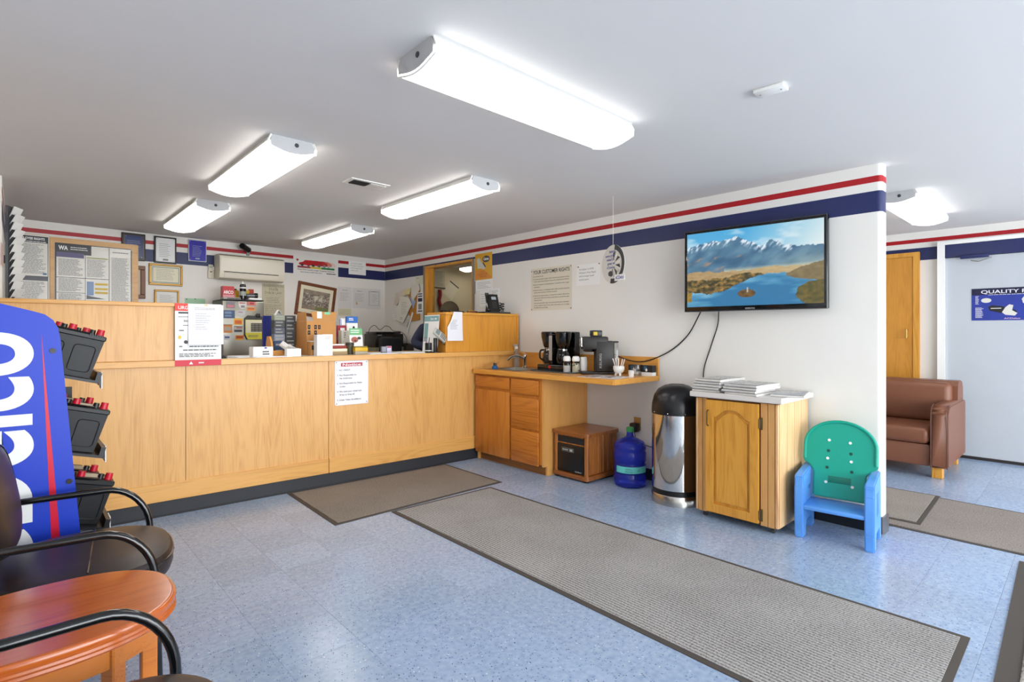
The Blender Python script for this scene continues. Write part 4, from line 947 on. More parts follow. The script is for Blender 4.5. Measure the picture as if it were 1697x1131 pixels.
# office seen through the opening
def office_card(name, label, pts, m, off=.002, t=.001):
    cx = sum(p[0] for p in pts)/len(pts); z0 = min(p[1] for p in pts)
    o = thing(name, label, 'paper', (cx, 7.44-off, z0), 0)
    MB().prism([(p[0]-cx, p[1]-z0) for p in pts], 'y', -t, 0).build('sheet', m, o); return o
t = office_card('chart_sheet', 'grey tabulated chart on the office wall', [(5.10, 2.36), (5.31, 2.36), (5.31, 2.09), (5.10, 2.09)], mat('chart_grey', 'cfc6ac', .7)); mb = MB(); lines(mb, -.09, .09, .02, .25, 14, .006, -.0015, .3, 3); mb.build('print', M_GINK, t, smooth=0)
office_card('wall_ledge_strip', 'dark picture ledge strip on the office wall', [(5.05, 2.085), (5.31, 2.075), (5.31, 2.06), (5.05, 2.07)], mat('ledge_dark', '5a5040', .6), t=.02)
t = office_card('tilted_form', 'tilted white form with dark header on the office wall', [(5.42, 2.20), (5.60, 2.09), (5.46, 1.86), (5.25, 2.0)], mat('form_cream', 'e6dfc8', .7)); mb = MB(); mb.add([(-.015, -.003, .35), (.17, -.003, .235), (.165, -.003, .215), (-.02, -.003, .33)], [(0, 1, 2, 3)]); mb.build('header', mat('form_dark', '4a4652', .6), t)
office_card('second_form', 'second tilted form overlapping on the office wall', [(5.56, 2.04), (5.75, 1.93), (5.66, 1.78), (5.45, 1.82)], mat('form_tan', 'ddd4b6', .7), off=.006)
tag(MB().tube(spline([(5.19, 7.413, 2.04), (5.20, 7.413, 1.95), (5.18, 7.413, 1.85), (5.22, 7.413, 1.72), (5.22, 7.413, 1.60)]), .028, 8).build('red_strap', mat('strap_red', '9a2228', .6)), 'red ribbed strap hanging on the office wall', 'strap')

# ================================================================== MATS
def mat_material(name, c1, c2, ribs, ax='x'):
    m = bpy.data.materials.new(name); m.use_nodes = True; nt = m.node_tree; N = nt.nodes; L = nt.links
    b = N['Principled BSDF']; b.inputs['Roughness'].default_value = .95; b.inputs['Specular IOR Level'].default_value = .1
    tc = N.new('ShaderNodeTexCoord'); no = N.new('ShaderNodeTexNoise'); no.inputs['Scale'].default_value = 130; no.inputs['Detail'].default_value = 3; L.new(tc.outputs['Object'], no.inputs['Vector'])
    n2 = N.new('ShaderNodeTexNoise'); n2.inputs['Scale'].default_value = 2.2; n2.inputs['Detail'].default_value = 4; L.new(tc.outputs['Object'], n2.inputs['Vector'])
    wv = N.new('ShaderNodeTexWave'); wv.bands_direction = ax.upper(); wv.inputs['Scale'].default_value = ribs; wv.inputs['Distortion'].default_value = .6; wv.inputs['Detail'].default_value = 1; L.new(tc.outputs['Object'], wv.inputs['Vector'])
    a = N.new('ShaderNodeMath'); a.operation = 'MULTIPLY_ADD'; L.new(wv.outputs['Fac'], a.inputs[0]); a.inputs[1].default_value = .34; L.new(no.outputs['Fac'], a.inputs[2])
    a2 = N.new('ShaderNodeMath'); a2.operation = 'MULTIPLY_ADD'; L.new(n2.outputs['Fac'], a2.inputs[0]); a2.inputs[1].default_value = .25; L.new(a.outputs[0], a2.inputs[2])
    cr = N.new('ShaderNodeValToRGB'); cr.color_ramp.elements[0].position = .45; cr.color_ramp.elements[1].position = 1.0; cr.color_ramp.elements[0].color = (*lin(c2), 1); cr.color_ramp.elements[1].color = (*lin(c1), 1)
    L.new(a2.outputs[0], cr.inputs[0]); L.new(cr.outputs[0], b.inputs['Base Color'])
    bp = N.new('ShaderNodeBump'); bp.inputs['Strength'].default_value = .6; bp.inputs['Distance'].default_value = .004; L.new(a.outputs[0], bp.inputs['Height']); L.new(bp.outputs[0], b.inputs['Normal'])
    return m
M_MATB = mat('mat_border', '4a443f', .8)
def floor_mat(label, pts, m, bw=.03, z=0, h=.007, sides=(1, 1, 1, 1)):
    c = Vector((sum(p[0] for p in pts)/4, sum(p[1] for p in pts)/4))
    t = thing('floor_mat', label, 'floor mat', (c.x, c.y, z))
    q = [(p[0]-c.x, p[1]-c.y) for p in pts]
    MB().prism(q, 'z', 0, h*.55).build('rubber_border', M_MATB, t)
    L0 = [Vector(p) for p in q]; inn = []
    for k in range(4):
        a, b, d = L0[k-1], L0[k], L0[(k+1) % 4]; e1 = (a-b).normalized(); e2 = (d-b).normalized()
        inn.append(tuple(b + e1*bw*sides[k] + e2*bw*sides[k-1]))
    MB().prism(inn, 'z', h*.55, h).build('carpet_pile', m, t)
    return t
floor_mat('grey brown carpet mat lying along the service counter', [(1.595, 3.515), (3.14, 3.535), (3.15, 4.405), (1.62, 4.475)], mat_material('carpet_brown', '9d958d', '5e5751', 70))
floor_mat('long grey ribbed runner mat crossing the open floor', [(2.01, .36), (3.027, .36), (2.965, 3.49), (2.02, 3.505)], mat_material('carpet_grey', 'b2b0ae', '504d4b', 16))
floor_mat('grey lobby runner mat between the wall end and the exit door', [(4.37, -1.6), (5.36, -1.6), (5.44, 2.2), (4.39, 2.2)], mat_material('carpet_lobby', 'a59c95', '625a55', 60))
floor_mat('smaller grey mat laid on top of the lobby runner', [(4.53, .80), (5.43, .83), (5.42, 2.0), (4.51, 2.0)], mat_material('carpet_small', 'aaa29a', '6a625c', 60), z=.0072)
floor_mat('dark bordered ribbed entrance mat at the foot of the lobby runner', [(2.45, -1.7), (4.25, -1.7), (4.255, .29), (2.45, .25)], mat_material('carpet_entry', 'b0a9a2', '4a443f', 9, 'y'), bw=.07)

# ================================================================== LOBBY
M_SOFA = mat('brown_leather', '784a34', .42, bump=.08, bscale=120, var=.06)
sf = thing('sofa', 'brown leather sofa with square wooden feet', 'sofa', (6.05, .87, 0), RZ_TV)
# local x: viewer right = -Y ; sofa spans local x -1.75..0, y 0..1.0
MB().rbox(-1.62, -.13, .03, .95, .105, .305, .02).build('base', M_SOFA, sf)
MB().rbox(-.875, -.135, -.005, .72, .307, .45, .045, 4).build('seat_cushion', M_SOFA, sf)
MB().rbox(-1.62, -.878, -.005, .72, .307, .45, .045, 4).build('seat_cushion', M_SOFA, sf)
bp_ = [(.62, .44), (.66, .80), (.70, .845), (.80, .85), (.90, .83), (.95, .78), (.97, .12), (.66, .12)]
MB().prism(bp_, 'x', -1.62, -.02).build('backrest', M_SOFA, sf)
MB().rbox(-1.60, -.06, .56, .74, .44, .835, .06, 4).build('back_cushion', M_SOFA, sf)
ar = [(0, .105), (.0, .56), (.02, .62), (.07, .655), (.14, .665), (.90, .665), (.95, .64), (.95, .105)]
for x0, x1 in ((-.13, .0), (-1.75, -1.62)):
    a = MB().prism(ar, 'x', x0, x1).build('armrest', M_SOFA, sf)
    bm = bmesh.new(); bm.from_mesh(a.data); bmesh.ops.bevel(bm, geom=[e for e in bm.edges], offset=.016, segments=2, affect='EDGES'); bm.to_mesh(a.data); bm.free()
    for xx in (x0+.006, x1-.006): MB().tube([(xx, p[0]-.001 if p[0] < .1 else p[0], p[1]) for p in ar[:5]], .005, 6).build('piping', mat('piping_brown', '5a3526', .5), a)
for x in (-.085, -1.69):
    for y in (.07, .84): MB().rbox(x-.045, x+.035, y, y+.08, 0, .106, .004, 1).build('foot', M_GOLD, sf)

qp = thing('parts_poster', 'blue QUALITY PARTS poster on the grey exit door', 'poster', (LX-.031, .862, 1.447), RZ_TV)
MB().box(0, .66, -.002, 0, 0, .33).build('sheet', mat('poster_navy', '2a3a92', .3, var=.25, vscale=5), qp)
mb = MB(); flat(mb, .0, .66, .262, .33, -.0025); mb.build('dark_header', mat('poster_midnight', '17173a', .3), qp, smooth=0)
mb = MB(); txt(mb, 'QUALITY PARTS', .075, .276, .034, .50, y=-.003, bold=.012); lines(mb, .13, .40, .262, .262, 1, .004, -.003, 0, 1)
lines(mb, .03, .10, .03, .13, 12, .004, -.003, .3, 2); lines(mb, .03, .06, .17, .25, 9, .004, -.003, .3, 3); lines(mb, .43, .46, .03, .12, 9, .004, -.003, .3, 5); mb.build('lettering', mat('poster_white', 'e2e2ea', .4), qp, smooth=0)
mb = MB(); 
flatp(mb, [(.13, .14), (.16, .155), (.25, .14), (.27, .105), (.24, .07), (.14, .10)], -.0028); flatp(mb, ellipse(.315, .085, .03, .022), -.0028); flatp(mb, ellipse(.43, .20, .05, .045), -.0028); mb.build('black_print', M_INK, qp, smooth=0)
mb = MB(); flatp(mb, [(.235, .08), (.26, .13), (.29, .16), (.32, .15), (.31, .10), (.35, .07), (.33, .045), (.26, .055)], -.003); flatp(mb, ellipse(.115, .205, .04, .024), -.003); flatp(mb, [(.38, .21), (.40, .24), (.43, .23), (.42, .16), (.39, .17)], -.003); flat(mb, .15, .23, .118, .126, -.003); mb.build('silver_print', mat('print_silver', 'd4d2c8', .3), qp, smooth=0)
mb = MB(); txt(mb, 'ACDelco', .25, .012, .014, .12, y=-.003, bold=.02); mb.build('brand', mat('print_pinkish', 'd9b8cc', .4), qp, smooth=0)

# ================================================================== BACK WALL
def bthing(name, label, cat, s, z, off=.0015, group=None): return thing(name, label, cat, bwl(s, z, off), RZ_BW, group)
nb = bthing('notice_board', 'plywood notice board with labour law posters standing before the framed plaques', 'notice board', 0, 1.30, 0)
M_PLY = wood('plywood', 'cf9f5e', 'bd8848', 'x', contrast=.4)
MB().box(.27, 1.012, -.075, -.058, 0, .984).build('board', M_PLY, nb)
MB().box(-.02, .268, -.075, -.058, 0, .992).build('board', M_PLY, nb)
MB().box(.28, .80, -.058, 0, .02, .10).box(.0, .25, -.058, 0, .02, .10).box(.28, .80, -.058, 0, .5, .56).box(.0, .25, -.058, 0, .5, .56).build('batten', M_PLY, nb)
er = bthing('labour_poster', 'laminated EMPLOYEE RIGHTS poster on the narrow plywood board', 'poster', .131, 1.62, .076)
MB().box(-.134, .134, -.001, 0, 0, .668).build('sheet', mat('laminate_paper', 'dcdad2', .2), er)
mb = MB(); flat(mb, -.125, .125, .59, .655, -.0015); flat(mb, -.127, -.122, .0, .655, -.0014); flat(mb, .122, .127, 0, .655, -.0014); flat(mb, -.122, .122, .215, .262, -.0015); mb.build('dark_bands', mat('poster_black', '26262e', .25), er, smooth=0)
mb = MB(); txt(mb, 'EMPLOYEE RIGHTS', 0, .618, .022, .20, y=-.002, align='c', bold=.03); lines(mb, -.08, .11, .60, .60, 1, .006, -.002, 0, 2); mb.build('heading', M_PAPER, er, smooth=0)
mb = MB(); lines(mb, -.105, .11, .29, .57, 22, .006, -.002, .3, 3); lines(mb, -.105, .11, .02, .20, 14, .006, -.002, .3, 4); flatp(mb, ellipse(-.09, .31, .012, .012), -.002); mb.build('print', M_GINK, er, smooth=0)
mb = MB(); flat(mb, .085, .115, .275, .295, -.002); mb.build('blue_mark', mat('mark_blue', '5a6c92', .5), er, smooth=0)
wa = bthing('labour_poster', 'wide WA labour law poster on the plywood board', 'poster', .63, 1.62, .076)
MB().box(-.322, .322, -.001, 0, 0, .612).build('sheet', mat('laminate_paper', 'dcdad2', .2), wa)
mb = MB(); flat(mb, -.32, .32, .604, .612, -.0014); flat(mb, -.322, -.31, 0, .61, -.0014); flat(mb, .312, .322, 0, .6, -.0014); flat(mb, -.082, -.078, 0, .53, -.0014); flat(mb, .118, .124, 0, .60, -.0014)
flat(mb, -.31, .12, .262, .268, -.0014); flat(mb, -.31, -.08, .108, .113, -.0014); flat(mb, -.31, -.03, .505, .605, -.0014); flatp(mb, [(-.07, .09), (.09, .055), (-.07, .05)], -.0014); mb.build('dark_bands', mat('poster_black', '26262e', .25), wa, smooth=0)
mb = MB(); flat(mb, -.31, -.09, .47, .52, -.0016); mb.build('purple_band', mat('poster_purple', '4a3f72', .3), wa, smooth=0)
mb = MB(); txt(mb, 'WA', -.295, .545, .04, .075, y=-.002, bold=.04); lines(mb, -.20, -.06, .555, .575, 2, .007, -.002, .3, 1); mb.build('heading', M_PAPER, wa, smooth=0)
mb = MB(); lines(mb, -.295, -.10, .29, .45, 14, .006, -.002, .3, 5); lines(mb, -.295, -.10, .13, .25, 10, .006, -.002, .3, 6); lines(mb, -.295, -.10, .01, .095, 8, .006, -.002, .3, 7)
lines(mb, -.065, .10, .29, .46, 14, .006, -.002, .3, 8); lines(mb, .14, .30, .01, .50, 40, .006, -.002, .25, 9); lines(mb, .15, .29, .56, .56, 1, .01, -.002, 0, 10); mb.build('print', M_GINK, wa, smooth=0)
mb = MB(); flat(mb, -.068, -.01, .09, .235, -.0016); mb.build('blue_box', mat('box_blue', '8ea3c8', .5), wa, smooth=0)
mb = MB()
for z in (.21, .16, .12): flat(mb, .0, .11, z-.01, z+.012, -.0016)
mb.build('yellow_box', mat('box_yellow', 'd8b84c', .5), wa, smooth=0)
mb = MB(); flat(mb, -.07, .11, .475, .487, -.0016); mb.build('green_line', mat('line_green', '98a464', .5), wa, smooth=0)

def plaque(label, s, w, z0, z1, back, plate, ink, seed, fr=.018, name='plaque'):
    t = bthing(name, label, 'plaque', s, z0, .0002); h = z1-z0
    MB().rbox(-w/2, w/2, -.018, 0, 0, h, .004, 1).build('board', back, t)
    MB().prism(rrect(-w/2+fr, w/2-fr, fr, h-fr, .008), 'y', -.020, -.018).build('plate', plate, t)
    mb = MB(); lines(mb, -w*.28, w*.28, h*.25, h*.72, 8, .005, -.0206, .3, seed); flat(mb, -w*.12, w*.12, h*.10, h*.17, -.0206); mb.build('engraving', ink, t, smooth=0)
    mb = MB()
    for x in (-1, 1):
        for z in (fr+.012, h-fr-.012): mb.cyl((x*(w/2-fr-.012), -.020, z), (x*(w/2-fr-.012), -.023, z), .004, n=8)
    mb.build('pin', M_CHROME, t); return t
M_GINK2 = mat('ink_pale', '8f96b4', .5)
p_ = plaque('blue award plaque in a black frame, partly hidden by the notice board', .981, .22, 2.12, 2.42, mat('frame_black', '1c1512', .35), mat('plate_blue', '27346a', .3), M_GINK2, 1, .026)
MB().tube([(a, -.019, b) for a, b in ((-.088, .024), (.088, .024), (.088, .276), (-.088, .276))], .003, 6, closed=True).build('gilt_line', mat('gilt', 'b49a62', .3, metal=.6), p_)
plaque('white certificate plaque on a black board above the gold certificate', 1.284, .222, 2.115, 2.42, mat('frame_black', '1c1512', .35), mat('plate_white', 'e3e3e2', .3), M_GINK, 2)
plaque('royal blue plaque with silver rim next to the air conditioner', 1.614, .196, 2.167, 2.423, mat('plate_silver', 'b9b9c0', .3, metal=.7), mat('plate_royal', '2a23a0', .25), M_GINK2, 3, .008)
def frame(label, s, w, z0, z1, fm, fw, inner, seed, tilt=0, name='picture_frame', off=.0002, mat_w=0):
    t = bthing(name, label, 'picture frame', s, z0, off); h = z1-z0
    if tilt: t.rotation_euler = (0, R(tilt), RZ_BW)
    mb = MB()
    for a, b, c, d in ((-w/2, w/2, 0, fw), (-w/2, w/2, h-fw, h), (-w/2, -w/2+fw, fw, h-fw), (w/2-fw, w/2, fw, h-fw)): mb.rbox(a, b, -.025, 0, c, d, .005, 1)
    mb.build('frame', fm, t)
    MB().box(-w/2+fw, w/2-fw, -.012, -.002, fw, h-fw).build('sheet', inner, t)
    if seed is not None:
        mb = MB(); lines(mb, -w*.28, w*.28, h*.28, h*.75, 8, .004, -.0125, .35, seed); mb.build('print', M_GINK, t, smooth=0)
    return t
M_GILT = mat('gilt_frame', 'a8803c', .35, metal=.5)
c_ = frame('gold framed cream certificate below the white plaque', 1.29, .335, 1.862, 2.105, M_GILT, .022, M_CREAM, 4)
MB().tube([(a, -.0125, b) for a, b in ((-.13, .035), (.13, .035), (.13, .205), (-.13, .205))], .005, 6, closed=True).build('blue_border', mat('border_teal', '7f98a0', .6), c_)
frame('small gold framed certificate just above the raised counter', 1.298, .246, 1.55, 1.811, M_GILT, .02, mat('cert_white', 'dcdcd6', .5), 5)
frame('brown wood frame hidden behind the notice board edge', .96, .26, 1.70, 2.066, mat('frame_brown', '6e3f1c', .4), .045, mat('frame_photo', 'b9aa92', .4), None)
gs = wall_card('green_slip', 'pale green slip pinned low near the refrigerator', 'paper', bwl(1.592, 1.60, .0015), RZ_BW, .218, .127, mat('slip_green', 'a9cfae', .7))
mb = MB().cyl((-.09, -.001, .115), (-.09, -.008, .115), .006, n=8).cyl((0, -.001, .12), (0, -.008, .12), .006, n=8); mb.build('pin', M_DGREY, gs)
rm = bthing('remote_control', 'beige remote control in a wall holder beside the air conditioner', 'remote control', 1.756, 1.976)
MB().rbox(-.031, .031, -.03, 0, 0, .10, .006).build('holder', mat('beige_plastic', 'd6cdb9', .45), rm)
MB().rbox(-.026, .026, -.026, -.006, .09, .168, .006).build('handset', mat('beige_plastic', 'd6cdb9', .45), rm)
mb = MB(); flat(mb, -.018, .018, .125, .155, -.0265); mb.build('display', mat('lcd', 'a9b3a2', .3), rm, smooth=0)
MB().box(-.012, .012, -.0315, -.03, .075, .085).build('button', M_INK, rm)
# air conditioner
ac_ = bthing('air_conditioner', 'beige wall mounted air conditioner above the refrigerator', 'air conditioner', 1.80, 1.962, 0)
M_AC = mat('ac_cream', 'ddd6c4', .35)
prof = [(0, 0.02), (0, .30), (-.16, .30), (-.195, .285), (-.20, .26), (-.205, .09), (-.18, .02), (-.12, 0)]
MB().prism(prof, 'x', .0, .775).build('body', M_AC, ac_)
MB().box(.01, .765, -.207, -.2005, .10, .255).build('front_panel', mat('ac_front', 'e4decf', .2), ac_)
MB().prism([(-.2055, .085), (-.188, .03), (-.192, .028), (-.2095, .083)], 'x', .05, .69).build('louver', mat('ac_front', 'e4decf', .2), ac_)
MB().prism([(-.2035, .097), (-.204, .088), (-.2075, .088), (-.207, .097)], 'x', .045, .695).build('air_gap', M_INK, ac_)
MB().box(0, .775, -.19, -.02, .3005, .304).build('top_grille', mat('ac_shadow', 'b9b2a2', .5), ac_)
cc = bthing('security_camera', 'black bullet security camera on a bracket above the air conditioner', 'camera', 2.19, 2.30, 0)
MB().box(-.018, .018, -.02, 0, 0, .075).build('bracket', M_GREY, cc)
MB().tube([(0, -.02, .05), (-.02, -.06, .06), (-.04, -.08, .07)], .008, 8).build('arm', M_DGREY, cc)
MB().cyl((-.01, -.06, .062), (-.12, -.15, .095), .034, n=18).build('barrel', M_BLACK, cc)
MB().cyl((-.12, -.15, .095), (-.128, -.156, .097), .03, n=18).build('lens_ring', M_BLACKG, cc)
wcl = wall_card('check_law_sign', 'beige WASHINGTON STATE CHECK LAW sign under the air conditioner', 'sign', bwl(2.512, 1.42, .0015), RZ_BW, .292, .54, mat('sign_sage', 'c4bda3', .6))
mb = MB(); txt(mb, 'WASHINGTON', 0, .497, .03, .265, y=-.0015, align='c', bold=.015); txt(mb, 'STATE', 0, .452, .03, .12, y=-.0015, align='c', bold=.03); txt(mb, 'CHECK LAW', 0, .407, .03, .225, y=-.0015, align='c', bold=.03); mb.build('heading', M_INK, wcl, smooth=0)
mb = MB(); lines(mb, -.09, .09, .30, .36, 4, .007, -.0015, .15, 3); lines(mb, -.11, .11, .17, .26, 5, .007, -.0015, .15, 4); flat(mb, -.11, .11, .383, .385, -.0015); flat(mb, -.12, .12, .279, .281, -.0015); lines(mb, -.1, .1, .03, .14, 5, .007, -.0015, .2, 6); mb.build('lettering', M_INK, wcl, smooth=0)
# car poster
cp = wall_card('car_poster', 'white banner with a row of red cars and a colour bar', 'poster', bwl(3.105, 2.122, .0028), RZ_BW, .655, .256, mat('banner_white', 'e6e5e0', .4))
fade = [((.72, .08, .12), 0), ((.70, .12, .14), .09), ((.72, .20, .18), .165), ((.82, .5, .45), .23), ((.9, .8, .76), .29)]
for k in range(4, -1, -1):
    c, dxx = fade[k]; x = -.255+dxx
    mb = MB(); flatp(mb, [(x, .135), (x+.01, .155), (x+.06, .168), (x+.09, .195), (x+.19, .197), (x+.24, .175), (x+.255, .165), (x+.25, .13), (x+.02, .125)], -.0016-.0003*(5-k)); mb.build('car_print', mat('car_red_%d' % k, lin(c), .4), cp, smooth=0)
    mb = MB(); flatp(mb, ellipse(x+.05, .128, .020, .017), -.0018-.0003*(5-k)); flatp(mb, ellipse(x+.205, .128, .020, .017), -.0018-.0003*(5-k)); mb.build('wheel_print', mat('wheel_%d' % k, lin(mixc((.2, .2, .22), (.85, .85, .85), k/4)), .4), cp, smooth=0)
vgrid('colour_bar', -.27, .27, .085, .112, -.0022, 40, 1, lambda u, v: (mixc((.55, .18, .26), (.62, .30, .28), u*3) if u < .35 else mixc((.85, .70, .22), (.75, .75, .25), (u-.35)*4) if u < .65 else (.10, .48, .26)), attr_mat('printed'), cp)
mb = MB(); txt(mb, 'Nose Dive Causes Longer Stopping Distances', 0, .055, .020, .54, y=-.002, align='c', bold=.01); mb.build('headline', mat('headline_ink', '5a2a34', .5), cp, smooth=0)
mb = MB(); txt(mb, 'New Shocks CURE Nose Dive', -.23, .022, .018, .31, y=-.002, bold=.008); lines(mb, .15, .29, .03, .03, 1, .014, -.002, 0, 3); mb.build('subline', M_DGREY, cp, smooth=0)
mb = MB(); flatp(mb, [(-.29, .20), (-.265, .205), (-.25, .19), (-.275, .17)], -.002); mb.build('red_mark', M_RED, cp, smooth=0)
w2 = wall_card('policy_note', 'white parts policy note next to the car banner on the stripes', 'paper', bwl(3.74, 2.176, .0028), RZ_BW, .283, .20, M_PAPER)
mb = MB()
for k, s_ in enumerate(WIN): txt(mb, s_, -.11, .155-k*.034, .016, y=-.0015)
mb.build('lettering', MATS['note_ink'], w2, smooth=0)
# tilted aerial picture
tf = frame('tilted brown framed aerial photograph of a lot', 3.065, .565, 1.535, 1.995, M_WAL, .042, mat('passepartout', 'e3dcc2', .6), None, tilt=7.5)
def aerial(u, v):
    c = mixc((.46, .42, .38), (.66, .60, .52), fbm(u*7, v*6, 3)); q = fbm(u*26, v*22, 5)
    if .2 < v < .8: c = mixc(c, (.86, .84, .80) if q > .5 else (.30, .28, .30), abs(q-.5)*3)
    if v < .2: c = mixc(c, (.44, .50, .26), .8*(u > .5))
    if .42 < u < .72 and .48 < v < .75 and (u-v*.4) % .3 > .08: c = (.80, .77, .70)
    return c
vgrid('photo', -.195, .195, .095, .365, -.0128, 60, 44, aerial, attr_mat('printed'), tf)
for s, w, z0, z1, lab, sd in ((3.541, .218, 1.676, 1.982, 'white licence sheet beside the tilted picture', 3), (3.776, .226, 1.683, 1.979, 'white licence sheet with a gold seal in the middle of three', 4), (4.017, .244, 1.673, 1.983, 'white licence sheet with a boxed form near the corner', 5)):
    t = wall_card('licence_sheet', lab, 'paper', bwl(s, z0, .0015), RZ_BW, w, z1-z0, mat('licence_paper', 'd9d7d4', .6))
    h = z1-z0; mb = MB(); lines(mb, -w*.35, w*.35, h*.35, h*.72, 8, .004, -.0015, .4, sd); lines(mb, -w*.2, w*.2, h*.85, h*.85, 1, .01, -.0015, 0, sd); mb.build('print', M_GINK, t, smooth=0)
    if sd == 4: mb = MB(); flatp(mb, ellipse(-.045, .07, .018, .022), -.0016); mb.build('seal', mat('seal_gold', 'c9a98a', .5), t, smooth=0)
    if sd == 5: MB().tube([(a, -.0015, b) for a, b in ((-.08, .06), (.09, .06), (.09, .27), (-.08, .27))], .0025, 4, closed=True).build('box_line', M_DGREY, t)
yp = wall_card('faded_note', 'yellowed note taped beneath the licence sheets', 'paper', bwl(3.536, 1.565, .0015), RZ_BW, .21, .105, mat('note_yellowed', 'd6d2b4', .7))
mb = MB(); lines(mb, -.09, .08, .03, .085, 4, .004, -.0015, .4, 7); mb.build('print', M_GINK, yp, smooth=0)

# time card rack on the stepped left wall
cr2 = thing('card_rack', 'grey metal ticket rack on the wall end behind the counter', 'card rack', (-.0838, 5.95, 1.50), R(-90))
cr2.rotation_euler = (0, 0, R(66)); cr2.location.x = -.0838+.036
MB().box(-.075, .02, .0005, .03, .38, .44).build('wall_bracket', M_DGREY, cr2)
MB().box(-.07, .07, -.018, 0, 0, .84).build('back_plate', mat('rack_grey', '6d7074', .45, metal=.4), cr2)
for k in range(13): MB().prism([(-.018, .02+k*.06), (-.045, .05+k*.06), (-.047, .05+k*.06), (-.020, .018+k*.06)], 'x', -.068, .068).build('pocket', MATS['rack_grey'], cr2)
rd = random.Random(3)
for k in range(13):
    t = thing('repair_ticket', 'white repair ticket standing in the wall rack', 'ticket', (-.0838+.036, 5.95, 1.50), R(66), 'tickets in the wall rack')
    a = rd.uniform(-.004, .004); e = rd.uniform(.0, .02)
    MB().prism([(-.024, .032+k*.06), (-.056-e, .118+k*.06), (-.059-e, .115+k*.06), (-.027, .029+k*.06)], 'x', -.064+a, .064+a).build('card', M_PAPER, t)
pn = thing('pink_note', 'pink note on the stepped wall in front of the ticket rack', 'paper', (-.0838, 5.30, 1.80), R(90))
MB().box(-.06, .06, -.002, 0, 0, .16).build('sheet', mat('note_pink', 'd9908a', .7), pn)

# ================================================================== REFRIGERATOR AND BACK DESK
fr = thing('refrigerator', 'slim stainless refrigerator covered in magnets behind the counter', 'refrigerator', (1.72, 6.75, 0), 0)
MB().rbox(0, .448, .04, .45, .02, 1.695, .008).build('body', mat('fridge_grey', '5a5a58', .5), fr)
M_FR = mat('fridge_steel', '9c9a90', .32, metal=.85)
MB().rbox(0, .448, -.012, .038, .62, 1.69, .012).build('door', M_FR, fr)
MB().rbox(0, .448, -.012, .038, .03, .61, .012).build('freezer_door', M_FR, fr)
MB().rbox(0, .448, -.008, .44, 1.6955, 1.708, .005).build('top_cap', mat('fridge_cap', '2f2f30', .4), fr)
for x in (.05, .40): MB().cyl((x, .1, 0), (x, .1, .021), .02, n=10).build('foot', M_BLACK, fr)
def magnet(label, x0, x1, z0, z1, c, deco=None, round_=False):
    t = thing('magnet', label, 'magnet', ((x0+x1)/2, 6.7375, z0), 0, None); w, h = x1-x0, z1-z0
    m = mat('magnet_'+c, c, .4)
    if round_: MB().prism([(-w/2, h), (-w/2, h*.45), (-w*.3, h*.12), (0, 0), (w*.3, h*.12), (w/2, h*.45), (w/2, h)], 'y', -.003, 0).build('badge', m, t)
    else: MB().box(-w/2, w/2, -.003, 0, 0, h).build('badge', m, t)
    if deco:
        for c2, x_0, x_1, z_0, z_1 in deco:
            mb = MB(); flat(mb, -w/2+w*x_0, -w/2+w*x_1, h*z_0, h*z_1, -.0035); mb.build('print', mat('magnet_'+c2, c2, .4), t, smooth=0)
magnet('dark photo magnet with a pink car', 1.755, 1.845, 1.605, 1.675, '77727a', [('c9707c', .1, .9, .1, .5)])
magnet('shield shaped white and grey magnet', 1.885, 1.968, 1.594, 1.683, 'cfcbc8', [('7e7c80', .3, .8, .2, .5), ('b0585a', .1, .9, .75, .9)], True)
magnet('small red pickup magnet', 1.98, 2.072, 1.640, 1.686, 'c86a60', [('a02830', .3, .8, .3, .8)])
magnet('orange rectangular magnet near the door top', 1.978, 2.066, 1.578, 1.622, 'dd8a34', [('b85a1c', .1, .9, .35, .75)])
magnet('navy business card magnet', 1.726, 1.845, 1.487, 1.578, '3b5378', [('6d86a8', .1, .7, .55, .85), ('6d86a8', .1, .7, .2, .4)])
magnet('pale crest magnet under the shield magnet', 1.872, 1.956, 1.509, 1.577, 'c4c2c6', [('a88088', .1, .7, .65, .85)], True)
magnet('yellow magnet with an orange house shape', 1.834, 1.930, 1.412, 1.486, 'e8b02c', [('d8641c', .12, .88, .15, .7)])
magnet('grey magnet with a black truck', 1.834, 1.932, 1.325, 1.398, 'b8b6b0', [('4a4648', .05, .9, .05, .4), ('a86a70', .3, .95, .6, .85), ('5d6a54', 0, 1, .88, 1)])
magnet('orange framed calendar magnet', 1.724, 1.818, 1.318, 1.415, 'd98a44', [('b4aa9c', .12, .88, .25, .7), ('7a5a3c', 0, 1, .9, 1)])
magnet('white oval logo magnet', 1.727, 1.800, 1.236, 1.296, 'd5d6dc', [('5668a0', .15, .85, .35, .7)])
magnet('orange red magnet low on the door', 1.853, 1.942, 1.234, 1.290, 'd07a30', [('e0b040', 0, 1, 0, .2), ('a8481c', .1, .9, .4, .8)])
cl = thing('hanging_calendar', 'yellow and black calendar clipped to the refrigerator door', 'calendar', (2.056, 6.730, 1.238), 0)
MB().prism([(-.112, .05), (-.085, 0), (.108, 0), (.108, .275), (-.075, .285), (-.112, .25)], 'y', -.006, .006).build('backing', mat('calendar_black', '2b2a24', .4), cl)
mb = MB(); flatp(mb, [(-.075, .004), (.106, .004), (.106, .235), (-.100, .235), (-.100, .06)], -.0066); mb.build('yellow_page', mat('page_yellow', 'd8cf3c', .5), cl, smooth=0)
mb = MB(); flat(mb, -.098, .104, .08, .232, -.0072); mb.build('cream_page', mat('page_cream', 'e4e0c0', .5), cl, smooth=0)
mb = MB(); flat(mb, -.04, .09, .092, .195, -.0078); mb.build('date_grid', mat('grid_dark', '4d4b44', .5), cl, smooth=0)
mb = MB()
